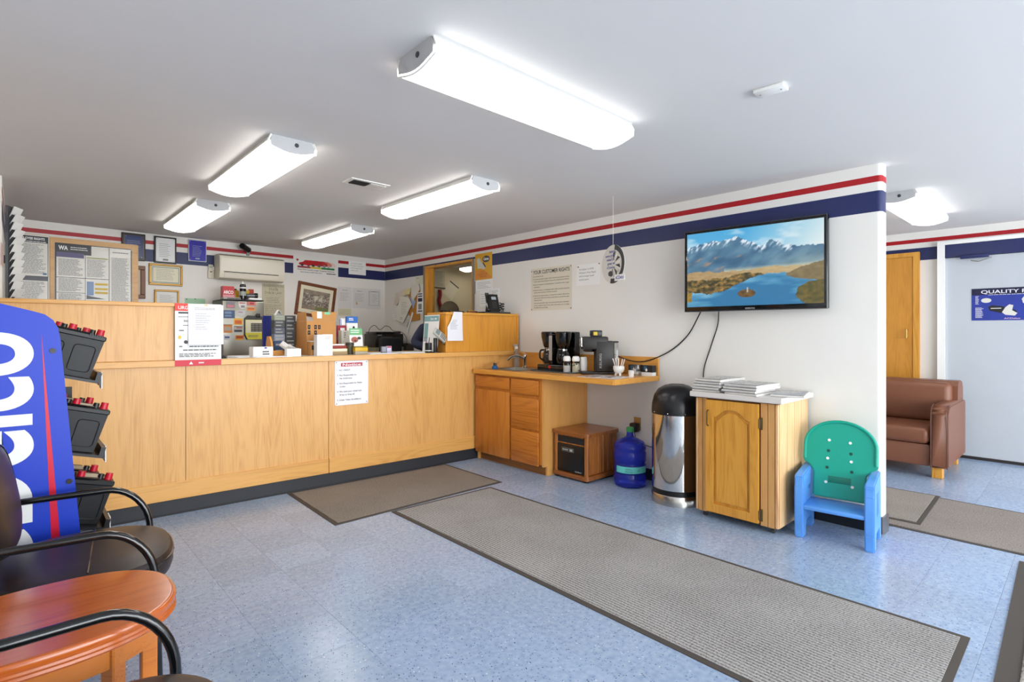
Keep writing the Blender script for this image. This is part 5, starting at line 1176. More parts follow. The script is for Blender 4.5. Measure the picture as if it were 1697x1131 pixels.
for i in range(3):
    for j in range(4): flat(mb, -.036+i*.044, -.002+i*.044, .096+j*.025, .112+j*.025, -.0084)
lines(mb, -.07, .06, .035, .05, 2, .008, -.0072, .2, 5); mb.build('date_print', mat('grid_grey', '7c7a70', .5), cl, smooth=0)
MB().rbox(.02, .06, -.024, -.0065, .262, .31, .006).build('clip', M_BLACK, cl)
FT = 1.708
def on_fr(name, label, cat, x, y, z=FT): return thing(name, label, cat, (x, y, z), 0)
bx = on_fr('parts_box', 'red parts box lettered ARC on the refrigerator', 'box', 1.815, 6.90, FT+.026)
MB().box(-.065, .055, -.05, .05, 0, .13).build('carton', mat('carton_red', 'b8141e', .4), bx)
mb = MB(); flat(mb, -.065, .055, 0, .03, -.0505); mb.build('pink_band', mat('band_pink', 'c9868c', .5), bx, smooth=0)
mb = MB(); txt(mb, 'ARCO', -.06, .042, .036, .105, y=-.051, bold=.03); mb.build('lettering', M_PAPER, bx, smooth=0)
t = on_fr('base_box', 'flat grey sleeve lying under the red parts box', 'box', 1.845, 6.88); MB().rbox(-.10, .10, -.07, .07, 0, .025, .003).build('sleeve', mat('sleeve_grey', 'a8a49c', .6), t); mb = MB(); lines(mb, -.06, .08, .012, .012, 1, .012, -.0706, 0, 3); mb.build('print', M_DGREY, t, smooth=0)
t = on_fr('oil_bottle', 'amber oil bottle beside the red parts box', 'bottle', 1.915, 6.965); MB().rbox(-.035, .035, -.025, .025, 0, .12, .01).build('body', mat('oil_amber', 'c08a1c', .3), t); MB().lathe([(.012, .12), (.013, .138)], n=12).build('cap', M_BLACK, t)
t = on_fr('spray_can', 'tall black spray can with white nozzle on the refrigerator', 'spray can', 1.958, 6.83); MB().lathe([(.034, 0), (.035, .004), (.035, .165), (.028, .185), (.016, .19)], n=24).build('can', M_BLACKG, t); MB().lathe([(.016, .19), (.016, .20), (.007, .205), (.006, .222)], n=12).build('nozzle', M_WHITE, t)
mb = MB().lathe([(.0355, .05), (.0355, .10)], n=24, cap=False); mb.build('label_band', mat('can_silver', '9aa39a', .4), t); mb = MB().lathe([(.0355, .135), (.0355, .15)], n=24, cap=False); mb.build('label_stripe', M_PAPER, t)
t = on_fr('grey_carton', 'grey speckled carton behind the spray can', 'box', 1.905, 7.06); MB().rbox(-.05, .06, -.03, .03, 0, .125, .003).build('carton', mat('carton_speck', 'a7a196', .7, var=.2, vscale=50), t); MB().box(-.05, .06, -.0305, -.0301, .08, .10).build('stripe', M_GREY, t)
t = on_fr('yellow_carton', 'yellow and red parts carton behind the impact wrench', 'box', 2.06, 7.02); MB().rbox(-.06, .02, -.03, .03, 0, .13, .003).build('carton', mat('carton_yellow', 'c8a22c', .6), t); MB().rbox(.021, .07, -.03, .03, .05, .145, .003).build('red_block', mat('block_red', 'a8281c', .5), t); MB().rbox(.021, .07, -.03, .03, 0, .049, .003).build('dark_block', M_DGREY, t)
t = on_fr('impact_wrench', 'grey air tool with a round black end on the refrigerator', 'air tool', 2.075, 6.86, FT+.028); MB().cyl((-.07, 0, .028), (.02, 0, .03), .02, .026, n=14).build('barrel', mat('tool_grey', '6c6c70', .3, metal=.6), t); MB().cyl((.02, 0, .03), (.055, 0, .031), .031, n=16).build('end_ring', M_BLACK, t); MB().tube([(-.04, 0, .02), (-.05, -.01, -.004), (-.08, -.02, .0)], .012, 8).build('handle', M_DGREY, t)
t = on_fr('white_cloth', 'folded white shop cloth under the air tool', 'cloth', 2.085, 6.85); MB().rbox(-.07, .075, -.07, .06, 0, .026, .012, 3).build('fold', M_PAPER, t); MB().rbox(-.06, .07, -.072, -.055, .004, .02, .006).build('folded_edge', M_PAPER, t)

bd = thing('back_desk', 'wooden back desk along the rear wall holding the printer', 'desk', (2.25, 6.55, 0), 0)
MB().rbox(0, 1.86, 0, .55, 1.03, 1.065, .004, 1).build('desk_top', M_LAM, bd)
for x in (.0, .62, 1.24, 1.83): MB().box(x, x+.03, .02, .54, 0, 1.029).build('leg_panel', M_SIDE, bd)
MB().box(.03, 1.83, .02, .04, .95, 1.029).build('apron', M_SIDE, bd)
DT = 1.066
pr = thing('printer', 'black office printer on the back desk', 'printer', (3.60, 6.66, DT+.052), R(-2))
MB().rbox(0, .43, .0, .36, .0, .185, .012).build('case', M_BLACK, pr)
MB().rbox(.01, .40, .02, .34, .186, .215, .008).build('scanner_lid', M_BLACKG, pr)
MB().box(.03, .40, -.003, -.0005, .04, .085).build('paper_slot', M_INK, pr)
MB().box(.08, .25, -.004, -.001, .11, .145).build('control_panel', mat('panel_brown', '55504a', .3), pr)
MB().box(.03, .09, -.004, -.001, .16, .172).build('badge', M_GREY, pr)
MB().rbox(.03, .36, -.06, -.004, .022, .034, .003).build('output_tray', M_DGREY, pr)
t = thing('paper_tray_stand', 'green grey cabinet under the printer', 'stand', (3.60, 6.66, DT), R(-2)); MB().box(0, .43, .0, .36, 0, .05).build('drawer_case', mat('stand_green', '7b8271', .6), t); MB().box(.14, .20, -.0015, -.0002, .0, .045).build('label', M_PAPER, t)
cord('tangled_cable', 'loose thin black cable looped over the printer', [(3.56, 6.80, 1.30), (3.58, 6.78, 1.38), (3.64, 6.76, 1.42), (3.72, 6.76, 1.36), (3.80, 6.76, 1.41), (3.88, 6.78, 1.40), (3.93, 6.76, 1.345), (4.02, 6.70, 1.33), (4.07, 6.64, 1.25), (4.07, 6.63, 1.12)], .004, M_BLACK)
och = thing('office_chair', 'black padded office chair back behind the counter', 'office chair', (3.53, 6.14, 0), 0)
MB().rbox(-.16, .16, -.035, .035, .86, 1.26, .06, 4).build('backrest', mat('chair_fabric', '1c1c20', .8), och)
MB().rbox(-.24, .24, -.05, .34, .46, .54, .05, 3).build('seat', mat('chair_fabric', '1c1c20', .8), och)
MB().tube([(0, .03, .90), (0, -.08 + .16, .55), (0, .12, .46)], .02, 8).build('back_post', M_BLACK, och)
MB().cyl((0, .18, .05), (0, .18, .46), .028, n=12).build('column', M_BLACK, och)
for k in range(5): 
    a = R(72*k); l_ = MB().cyl((0, .18, .07), (.26*math.cos(a), .18+.26*math.sin(a), .055), .02, .014, n=8).build('leg', M_BLACK, och)
    MB().cyl((.26*math.cos(a)-.015, .18+.26*math.sin(a), .025), (.26*math.cos(a)+.015, .18+.26*math.sin(a), .025), .025, n=12).build('caster', M_BLACK, l_)
t = thing('desk_console', 'dark tape dispenser shaped console at the desk end', 'console', (4.10, 6.585, DT), 0); MB().prism([(-.058, 0), (.058, 0), (.058, .05), (.04, .085), (-.035, .09), (-.058, .05)], 'y', 0, .16).build('housing', mat('console_dark', '2c2b26', .4), t); MB().prism([(-.03, .0905), (.03, .0905), (.035, .10), (-.035, .10)], 'y', .03, .13).build('cradle', M_BLACK, t)

# ================================================================== THINGS ON THE COUNTER
def on_c(name, label, cat, s, n, z=TOP, group=None, drz=0): return cthing(name, label, cat, s, n, z+.0003, group, drz)
def label_lines(o, x0, x1, z0, z1, n, h, y, m=M_DGREY, seed=1, rag=.3, name='print'):
    mb = MB(); lines(mb, x0, x1, z0, z1, n, h, y, rag, seed); return mb.build(name, m, o, smooth=0)
t = on_c('part_carton', 'white part carton with printed code on the worktop by the calendar', 'box', 1.048, .15, drz=R(6)); MB().rbox(-.08, .08, 0, .09, 0, .085, .002, 1).build('carton', M_PAPER, t)
label_lines(t, -.005, .05, .025, .045, 2, .012, -.0006); mb = MB(); flatp(mb, ellipse(.02, .076, .012, .006), -.0006); mb.build('blue_logo', mat('blue_ink', '2b2f9a', .6), t, smooth=0)
t = on_c('part_carton', 'small plain white carton in front of the newspaper bag', 'box', 1.281, .10, drz=R(-4)); MB().rbox(-.058, .058, 0, .08, 0, .066, .002, 1).build('carton', M_PAPER, t); MB().box(-.057, .057, .0385, .0415, .0661, .0665).build('tape', mat('tape_clear', 'd8d4cc', .3), t)
# papers lying along the counter
for s, n, w, d, lab, a in ((.86, .20, .34, .24, 'loose white papers spread before the refrigerator', 3), (1.10, .04, .30, .12, 'white sheet near the counter edge by the cartons', -2), (2.12, .10, .30, .20, 'white forms stacked by the business card holder', 4), (2.46, .12, .28, .22, 'white order sheets lying next to the pen cup', -5)):
    t = on_c('loose_papers', lab, 'papers', s, n, drz=R(a)); MB().box(-w/2, w/2, 0, d, 0, .004).build('bottom_sheets', M_PAPER, t); q = MB().box(-w/2+.02, w/2-.03, .01, d-.02, .0041, .0065).build('top_sheet', mat('sheet_bluish', 'd9dce6', .7), t); q.rotation_euler = (0, 0, R(2))
t = on_c('scissors', 'black handled scissors by the end of the raised counter', 'scissors', .72, .08); MB().tube([(.0, 0, .012), (.03, .01, .012), (.045, .03, .012), (.03, .045, .012), (.005, .03, .012)], .010, 8, closed=True).build('handle', M_BLACK, t); MB().tube([(.04, .01, .012), (.12, .0, .008)], [.006, .002], 6).build('blade', M_STEEL, t)
wtr = on_c('wooden_tray', 'open wooden desk tray with a curved end piece', 'tray', 1.30, .43)
MB().rbox(-.12, .12, -.06, .12, 0, .018, .003, 1).build('tray_floor', M_LAM, wtr); MB().rbox(-.12, .12, -.066, -.0605, .0, .045, .002, 1).build('front_lip', M_LAM, wtr)
MB().prism([(-.06, .0185), (.12, .0185), (.12, .10), (.09, .17), (.02, .17), (-.03, .12)], 'x', -.122, -.106).build('end_piece', M_LAM, wtr)
t = on_c('newspaper_bag', 'newspaper in a clear plastic sleeve leaning out of the wooden tray', 'newspaper', 1.29, .30, TOP+.05); MB().tube(spline([(-.05, .02, .10), (.0, .01, .06), (.06, .0, .025), (.10, .0, .02)]), [.028]*8+[.036]*8+[.034]*8+[.026], 10).build('roll', mat('newsprint', 'd3d0cb', .85), t)
t.location.z = TOP+.012
label_lines(t, -.01, .06, .055, .065, 2, .004, -.036)
dr_ = thing('blue_drum', 'dark blue plastic drum standing behind the counter', 'drum', cfl(1.345, .95, 0), 0)
MB().lathe([(.084, 0), (.09, .02), (.09, 1.46), (.084, 1.485)], n=32).build('shell', mat('drum_blue', '15267c', .35), dr_)
for z in (.5, 1.0): MB().lathe([(.0905, z), (.094, z+.015), (.0905, z+.03)], n=32, cap=False).build('hoop', mat('drum_blue', '15267c', .35), dr_)
# boxes of spark plugs / filters stacked
M_BK = mat('carton_charcoal', '3a3c3e', .5)
def small_box(label, s, n, z, w, d, h, m, seed):
    t = on_c('filter_box', label, 'box', s, n, z); MB().rbox(-w/2, w/2, 0, d, 0, h, .002, 1).build('carton', m, t); label_lines(t, -w*.35, w*.35, h*.3, h*.75, 2, h*.14, -.0006, mat('print_grey', 'a0a09c', .5), seed); return t
z = TOP
for k, (m, h) in enumerate(((mat('carton_blue', '2a4a78', .5), .125), (mat('carton_foil', '6d7688', .35), .065), (mat('carton_slate', '4c5260', .5), .06), (M_BK, .065), (mat('carton_sage', '8a8f7c', .5), .05))):
    small_box(['blue filter carton at the foot of the shorter stack', 'foil blue filter carton second in the shorter stack', 'slate filter carton in the middle of the shorter stack', 'charcoal filter carton high in the shorter stack', 'grey green carton topping the shorter stack'][k], 1.298, .55, z, .095, .09, h-.001, m, k); z += h
t = on_c('card_stand', 'white folded price card perched on the shorter carton stack', 'card', 1.298, .57, z); MB().prism([(-.03, 0), (0, .05), (.03, 0), (.028, 0), (0, .047), (-.028, 0)], 'y', 0, .06).build('folded_card', M_PAPER, t); MB().box(-.02, .02, -.001, -.0002, .0, .012).build('print', M_GINK, t)
z = TOP
for k in range(5):
    small_box(['charcoal spark plug carton at the bottom of the taller stack', 'charcoal spark plug carton second in the taller stack', 'charcoal spark plug carton midway in the taller stack', 'charcoal spark plug carton fourth in the taller stack', 'charcoal spark plug carton on top of the taller stack'][k], 1.398, .56, z, .092, .10, .0715, M_BK, 20+k); z += .0727
# big cardboard box
cb = on_c('cardboard_box', 'open brown cardboard shipping box with raised flaps', 'cardboard box', 1.60, .33, drz=R(3))
def cbox(t, w, d, h, th=.004):
    MB().box(-w/2, w/2, 0, th, 0, h).box(-w/2, w/2, d-th, d, 0, h).box(-w/2, -w/2+th, th, d-th, 0, h).box(w/2-th, w/2, th, d-th, 0, h).box(-w/2, w/2, 0, d, 0, th).build('carton', M_CARD, t)
cbox(cb, .275, .26, .31)
MB().prism([(-.075, .311), (.136, .311), (.15, .395), (-.095, .395)], 'y', .002, .006).build('front_flap', M_CARD, cb)
MB().prism([(.0, .311), (.24, .311), (.21, .39), (.03, .39)], 'x', -.137, -.133).build('side_flap', M_CARD, cb)
mb = MB()
for x, z in ((-.055, .235), (-.02, .235), (-.055, .185), (-.115, .235), (-.115, .185), (-.115, .06)): flat(mb, x-.012, x+.012, z, z+.038, -.0008)
mb.build('handling_marks', M_INK, cb, smooth=0)
mb = MB()
for x, z in ((-.055, .25), (-.02, .25), (-.055, .2), (-.115, .25), (-.115, .2)): flatp(mb, [(x-.005, z), (x+.005, z), (x, z+.014)], -.0012)
mb.build('mark_symbols', M_CARD, cb, smooth=0)
mb = MB(); flat(mb, -.04, .005, .335, .395, .0014); mb.build('shipping_label', M_PAPER, cb, smooth=0)
mb = MB(); flat(mb, .03, .085, .372, .393, .0012); mb.build('green_tape', mat('tape_green', '6cc49a', .4), cb, smooth=0)
cb2 = on_c('cardboard_box', 'lower brown cardboard carton tucked behind the white document holder', 'cardboard box', 1.49, .20, drz=R(-3))
MB().rbox(-.03, .13, 0, .10, 0, .12, .002, 1).build('carton', M_CARD, cb2); MB().rbox(-.035, .135, -.004, .105, .1205, .128, .002, 1).build('lid', mat('lid_white', 'dcd6ca', .6), cb2)
mb = MB(); flat(mb, -.025, .015, .05, .09, -.0008); mb.build('dark_mark', M_INK, cb2, smooth=0)
t = on_c('document_holder', 'upright white document box on the counter before the cardboard box', 'document holder', 1.545, .10, drz=R(2)); MB().box(-.07, -.025, 0, .07, 0, .185).build('side', mat('holder_white', 'd9dade', .5), t); MB().box(-.025, .07, -.002, .07, 0, .188).build('face', M_PAPER, t); label_lines(t, .0, .06, .15, .17, 3, .003, -.0026, M_GINK, 4)
# pile of mail and folders
t = on_c('mail_tray', 'red brown tray heaped with mail beside the document holder', 'tray', 1.70, .16); MB().rbox(-.08, .08, 0, .15, .0, .03, .006).build('woven_base', mat('basket_tan', 'a9906a', .8, bump=.4), t); MB().rbox(-.078, .078, .0, .15, .0301, .058, .006).build('envelopes', M_CREAM, t); MB().rbox(-.076, .076, .01, .15, .0582, .085, .008).build('red_folder', mat('folder_red', '8e2f24', .5), t); MB().rbox(-.07, .06, .02, .14, .0852, .098, .004).build('top_paper', M_PAPER, t)
t = on_c('file_stack', 'stack of manila folders behind the mail tray', 'folders', 1.80, .38); 
for k in range(5): MB().box(-.065, .06-.004*(k % 2), 0, .11, k*.017, k*.017+.016).build('folder', mat('manila', 'd8c596', .7) if k < 4 else M_GREY, t)
t = on_c('round_tin', 'dark round tin standing by the yellow sign box', 'tin', 1.832, .235); MB().lathe([(.036, 0), (.036, .085), (.038, .086), (.038, .108), (.034, .112)], n=22).build('tin', mat('tin_olive', '55503a', .4), t); MB().lathe([(.0385, .088), (.0385, .104)], n=22, cap=False).build('lid_band', M_DGREY, t)
t = on_c('desk_sign', 'small box with a bright yellow label at the counter edge', 'desk sign', 1.887, .10); MB().rbox(-.06, .06, 0, .05, 0, .032, .003).build('base', mat('base_taupe', 'a59a86', .5), t); MB().rbox(-.062, .062, -.002, .05, .0321, .066, .003).build('yellow_band', mat('band_yellow', 'd8ac1c', .4), t); MB().rbox(-.06, .06, .002, .05, .0662, .078, .003).build('top_band', mat('band_olive', '8a7a3a', .5), t)
# brochure stands and cartons further back
t = on_c('brochure_stand', 'upright brochure with a green heading in an acrylic stand', 'brochure', 1.932, .30, drz=R(-4)); MB().prism([(.0, 0), (.004, 0), (.044, .245), (.040, .245)], 'x', -.063, .063).build('brochure', M_PAPER, t)
sl = Matrix(((1, 0, 0, 0), (0, 1, .163, 0), (0, 0, 1, 0), (0, 0, 0, 1)))
mb = MB(); flat(mb, -.063, .063, .18, .245, -.0008); mb.move(sl).build('green_heading', mat('heading_green', '6fb47a', .5), t, smooth=0)
mb = MB(); lines(mb, -.05, .04, .205, .225, 2, .009, -.0016, .2, 4); mb.move(sl).build('heading_print', M_PAPER, t, smooth=0)
mb = MB(); flatp(mb, ellipse(-.015, .135, .035, .028), -.0008); mb.move(sl).build('photo_print', mat('photo_rust', 'a8584a', .5), t, smooth=0)
mb = MB(); flatp(mb, ellipse(.03, .15, .018, .014), -.0012); flatp(mb, ellipse(-.01, .125, .012, .01), -.0012); mb.move(sl).build('photo_detail', M_DGREY, t, smooth=0)
MB().box(-.068, .068, -.006, .07, 0, .003).box(-.068, .068, -.006, -.003, .003, .05).build('acrylic_stand', M_GLASS, t)
t = on_c('tall_carton', 'white carton with a blue top standing behind the brochures', 'box', 2.014, .60); MB().rbox(-.058, .058, 0, .03, 0, .30, .002, 1).build('white_body', M_PAPER, t); MB().rbox(-.058, .058, 0, .03, .3005, .366, .002, 1).build('blue_top', mat('carton_azure', '2266b8', .5), t); mb = MB(); lines(mb, -.035, .02, .33, .345, 2, .008, -.0006, .2, 2); mb.build('print', M_PAPER, t, smooth=0); mb = MB(); flatp(mb, ellipse(.015, .24, .014, .03), -.0006); mb.build('dark_print', M_INK, t, smooth=0)
t = on_c('red_carton', 'red carton with a white tag next to the blue topped carton', 'box', 1.905, .60); MB().rbox(-.045, .045, 0, .03, 0, .275, .002, 1).build('carton', mat('carton_crimson', '9c2030', .5), t); mb = MB(); flat(mb, -.015, .03, .18, .25, -.0006); mb.build('white_tag', M_PAPER, t, smooth=0); mb = MB(); flat(mb, -.045, .045, .13, .16, -.0006); mb.build('green_tag', mat('tag_green', '4a9050', .5), t, smooth=0)
t = on_c('ribbon_tag', 'white tag with a blue loop atop the red carton', 'tag', 1.92, .615, TOP+.276); MB().rbox(-.022, .025, 0, .003, 0, .07, .001).build('card', M_PAPER, t); MB().tube([(-.03, -.002, .0), (-.034, -.002, .06), (-.018, -.002, .062), (-.014, -.002, .0)], .0025, 6).build('loop', mat('loop_blue', '2e6ac0', .4), t)
t = on_c('white_carton', 'small white carton in front of the red carton', 'box', 1.905, .50); MB().rbox(-.045, .045, 0, .08, 0, .225, .002, 1).build('carton', mat('carton_offwhite', 'dcdad0', .6), t); label_lines(t, -.02, .0, .16, .20, 3, .008, -.0006)
t = on_c('amber_carton', 'amber label carton between the white carton and the brochure', 'box', 1.985, .50); MB().rbox(-.032, .03, 0, .07, 0, .195, .002, 1).build('carton', mat('carton_amber', 'a8822c', .5), t); mb = MB(); flat(mb, -.02, .02, .14, .17, -.0006); mb.build('print', mat('band_yellow', 'd8ac1c', .4), t, smooth=0)
t = on_c('card_holder', 'clear business card holder at the counter edge', 'card holder', 2.182, .17); MB().box(-.055, .055, 0, .045, 0, .004).box(-.055, .055, 0, .003, .004, .03).box(-.055, .055, .04, .043, .004, .07).build('holder', M_GLASS, t)
MB().box(-.05, -.004, .01, .035, .0045, .068).build('cards', mat('cards_grey', '8d8f9a', .5), t); MB().box(.002, .05, .01, .035, .0045, .072).build('cards', mat('cards_lilac', 'c9c4de', .5), t); mb = MB(); flat(mb, .005, .047, .055, .07, .0095); mb.build('red_print', mat('print_red', 'b8485a', .5), t, smooth=0)
# flyer stand, terminal and pen cup beside raised section
fl = on_c('flyer_stand', 'large teal and white flyer standing against the raised counter end', 'flyer', 2.672, .20, drz=R(-90))
MB().prism([(.0, 0), (.004, 0), (.034, .385), (.030, .385)], 'x', -.142, .142).build('sheet', M_PAPER, fl)
sl = Matrix(((1, 0, 0, 0), (0, 1, .078, 0), (0, 0, 1, 0), (0, 0, 0, 1)))
mb = MB(); flat(mb, -.142, .142, .32, .375, -.0008); flat(mb, -.13, -.055, .11, .30, -.0008); mb.move(sl).build('teal_print', mat('teal', '7fa9ab', .5), fl, smooth=0)
mb = MB(); txt(mb, 'Save', -.02, .335, .024, y=-.0014, bold=.02); lines(mb, .06, .10, .345, .345, 1, .016, -.0014, 0, 2); mb.move(sl).build('heading', M_PAPER, fl, smooth=0)
MB().rbox(-.142, .142, -.01, .045, 0, .004, .001).build('stand_foot', M_GLASS, fl)
pc_ = on_c('pen_cup', 'black mesh pen cup in front of the flyer', 'pen cup', 2.60, .10); MB().lathe([(.033, 0), (.035, .004), (.035, .10), (.033, .10), (.031, .006)], n=20).build('cup', mat('cup_black', '1b1b1d', .4), pc_); MB().lathe([(.0355, .018), (.0355, .026)], n=20, cap=False).build('white_line', M_PAPER, pc_)
for k, (a, c) in enumerate(((-.03, 'b0687a'), (-.012, '9a9aa0'), (.015, '3a3a44'))):
    t = on_c('pen', ['pink pen leaning out of the pen cup', 'silver pen standing in the pen cup', 'dark pen standing in the pen cup'][k], 'pen', 2.60, .10, TOP+.008); MB().cyl((-a*.5, 0, 0), (a*1.5, .01*k, .14), .004, n=8).build('barrel', mat('pen_'+c, c, .4), t); MB().cyl((a*1.5, .01*k, .14), (a*1.6, .0106*k, .148), .004, .002, n=8).build('tip', M_DGREY, t)
ct = on_c('card_terminal', 'grey card payment terminal tilted on a black stand', 'card terminal', 2.64, .012)
MB().rbox(-.035, .035, -.03, .06, 0, .012, .004).build('stand_base', M_BLACK, ct); MB().rbox(-.02, .012, .0, .03, .012, .15, .004).build('stand_post', M_BLACK, ct)
tm = Matrix.Translation((.02, -.02, .175))@Matrix.Rotation(R(-35), 4, 'Y')@Matrix.Rotation(R(50), 4, 'X')
tm = Matrix.Translation((.035, 0, .175))@Matrix.Rotation(R(38), 4, 'Y')@Matrix.Rotation(R(-20), 4, 'X')
MB().rbox(-.085, .085, -.022, .01, -.04, .04, .012, 3).move(tm).build('housing', mat('terminal_grey', 'b3b4ac', .4), ct)
mb = MB(); flat(mb, -.070, -.02, -.028, .028, -.0226); mb.move(tm).build('display', mat('terminal_lcd', '7c8b8c', .2), ct, smooth=0)
mb = MB()
for i in range(4):
    for j in range(3): flat(mb, .0+i*.018, .013+i*.018, -.026+j*.019, -.013+j*.019, -.0226)
mb.move(tm).build('keypad', mat('key_dark', '5b4a4c', .5), ct, smooth=0)
MB().tube(spline([(.05, .0, .12), (.07, -.01, .09), (.10, -.01, .085), (.12, .0, .11)]), .004, 6).build('cable', M_BLACK, ct)
# telephone and tray on top of raised shelf
RT = TOP+.4125
dk = on_c('desk_tray', 'flat black tray under the desk telephone', 'tray', 3.51, .10, RT); MB().rbox(-.20, .17, 0, .2, 0, .022, .004).build('tray', M_BLACK, dk); MB().box(-.19, .16, -.0012, -.0002, .004, .018).build('front_strip', M_DGREY, dk)
ph = on_c('desk_telephone', 'black desk telephone with upright handset on the raised counter', 'telephone', 3.47, .17, RT+.0225, drz=R(-6))
MB().prism([(-.02, 0), (.10, 0), (.10, .02), (.055, .20), (.035, .20), (-.02, .03)], 'x', -.03, .09).build('base_unit', M_BLACK, ph)
sl = Matrix.Translation((0, -.02, .03))@Matrix.Rotation(R(-18), 4, 'X')
mb = MB(); flat(mb, .0, .06, .115, .150, -.0016); mb.move(sl).build('display', mat('phone_lcd', 'aeb9bd', .2), ph, smooth=0)
mb = MB()
for i in range(3):
    for j in range(4): flat(mb, .0+i*.02, .014+i*.02, .01+j*.022, .024+j*.022, -.0016)
mb.move(sl).build('keypad', M_DGREY, ph, smooth=0)
MB().tube(spline([(-.065, -.03, .01), (-.07, -.035, .03), (-.062, .0, .10), (-.055, .03, .19), (-.055, .03, .215)]), [.022]*8+[.018]*16+[.022]*8+[.02], 10).build('handset', M_BLACKG, ph)
t = on_c('coiled_cord', 'coiled black telephone cord beside the telephone', 'cord', 3.605, .17, RT+.0225); mb = MB(); mb.tube([(.03*math.cos(k*.5)*(1+.1*math.sin(k)), .02*math.sin(k*.5), .012+.0022*k+.004*math.sin(k*1.7)) for k in range(44)], .006, 6); mb.build('coil', M_BLACK, t)
t = on_c('shelf_clutter', 'brown pencil box lying behind the cap on the raised counter', 'box', 3.28, .27, RT); MB().rbox(-.06, .06, 0, .04, 0, .03, .004).build('case', mat('case_brown', '7a4a30', .5), t); MB().rbox(-.05, .0, -.004, .03, .0302, .038, .003).build('yellow_card', mat('band_yellow', 'd8ac1c', .4), t)

# ================================================================== PERSON behind the raised counter section
per = thing('person', 'person in a navy jacket and brown cap bent over the counter', 'person', (3.72, 5.42, 0), 0)
def skin_mesh(name, joints, edges, m, root, parent, sub=2):
    me = bpy.data.meshes.new(name); me.from_pydata([j[0] for j in joints], edges, []); o = bpy.data.objects.new(name, me); COL.objects.link(o)
    md = o.modifiers.new('skin', 'SKIN'); sv = me.skin_vertices[0].data if me.skin_vertices else None
    if sv is None:
        bm = bmesh.new(); bm.from_mesh(me); bm.verts.layers.skin.verify(); bm.to_mesh(me); bm.free(); sv = me.skin_vertices[0].data
    for k, j in enumerate(joints):
        r_ = j[1]; sv[k].radius = r_ if isinstance(r_, tuple) else (r_, r_); sv[k].use_root = (k == root)
    md.use_smooth_shade = True
    s_ = o.modifiers.new('sub', 'SUBSURF'); s_.levels = sub; s_.render_levels = sub
    me.materials.append(m); o.parent = parent; return o
M_SKIN = mat('skin', 'b98468', .5)
J = [((0, .06, .95), (.15, .11)), ((0, .04, 1.12), (.14, .10)), ((0, -.02, 1.32), (.17, .11)), ((0, -.05, 1.42), .075), ((.04, -.09, 1.44), .055), ((.12, -.13, 1.50), (.078, .095)), ((.13, -.15, 1.575), (.07, .085)),   # 0 pelvis 1 waist 2 chest 3 neck base 4 neck 5 head 6 crown
     ((-.17, -.03, 1.36), .062), ((-.33, -.06, 1.19), .05), ((-.28, -.26, 1.148), .036), ((-.25, -.34, 1.142), (.040, .018)),   # 7-10 right arm to palm
     ((.17, -.03, 1.36), .062), ((.26, -.10, 1.15), .05), ((.12, -.22, 1.145), .036), ((.06, -.28, 1.142), (.040, .018)),
     ((-.10, .06, .88), .095), ((-.11, .03, .50), .068), ((-.11, .06, .10), .045), ((-.11, -.08, .045), (.045, .04)),
     ((.10, .06, .88), .095), ((.11, .03, .50), .068), ((.11, .06, .10), .045), ((.11, -.08, .045), (.045, .04))]
E_ = [(0, 1), (1, 2), (2, 3), (3, 4), (4, 5), (5, 6), (2, 7), (7, 8), (8, 9), (9, 10), (2, 11), (11, 12), (12, 13), (13, 14), (0, 15), (15, 16), (16, 17), (17, 18), (0, 19), (19, 20), (20, 21), (21, 22)]
def hand(ix, sgn):
    px, py, pz = J[ix][0]
    for k, (dx_, L1) in enumerate(((-.030, .030), (-.011, .036), (.010, .034), (.029, .027))):
        a = len(J); J.append(((px+dx_, py-.030, pz+.006), .0098)); J.append(((px+dx_*1.15, py-.030-L1, pz+.010), .0088)); J.append(((px+dx_*1.2, py-.030-L1*1.75, pz-.004), .0076))
        E_.extend([(ix, a), (a, a+1), (a+1, a+2)])
    a = len(J); J.append(((px+sgn*.042, py+.004, pz), .0105)); J.append(((px+sgn*.060, py-.028, pz-.002), .0095)); J.append(((px+sgn*.058, py-.050, pz-.006), .008)); E_.extend([(ix, a), (a, a+1), (a+1, a+2)])
hand(10, 1); hand(14, -1)
body = skin_mesh('body', J, E_, M_SKIN, 0, per)
M_JK = mat('navy_jacket', '262c44', .8, bump=.2, bscale=40)
JJ = [((0, .06, .90), (.165, .13)), ((0, .04, 1.12), (.165, .125)), ((0, -.02, 1.32), (.19, .135)), ((0, -.05, 1.41), .095),
      ((-.18, -.03, 1.36), .08), ((-.26, -.045, 1.27), .072), ((-.335, -.065, 1.19), .064), ((-.285, -.245, 1.152), .048), ((.18, -.03, 1.36), .08), ((.265, -.10, 1.16), .064), ((.135, -.205, 1.152), .048)]
skin_mesh('jacket', JJ, [(0, 1), (1, 2), (2, 3), (2, 4), (4, 5), (5, 6), (6, 7), (2, 8), (8, 9), (9, 10)], M_JK, 0, per)
TJ = [((0, .06, .95), (.158, .12)), ((-.10, .06, .86), .108), ((-.11, .03, .50), .082), ((-.11, .06, .09), .068), ((.10, .06, .86), .108), ((.11, .03, .50), .082), ((.11, .06, .09), .068)]
skin_mesh('trousers', TJ, [(0, 1), (1, 2), (2, 3), (0, 4), (4, 5), (5, 6)], mat('dark_trousers', '22242c', .8), 0, per)
hd = Matrix.Translation((.12, -.14, 1.575))@Matrix.Rotation(R(75), 4, 'Z')@Matrix.Rotation(R(5), 4, 'X')
MB().sphere((0, -.105, -.025), .016, 10, 6, 1, 1.2, 1.4).move(hd).build('nose', M_SKIN, per)
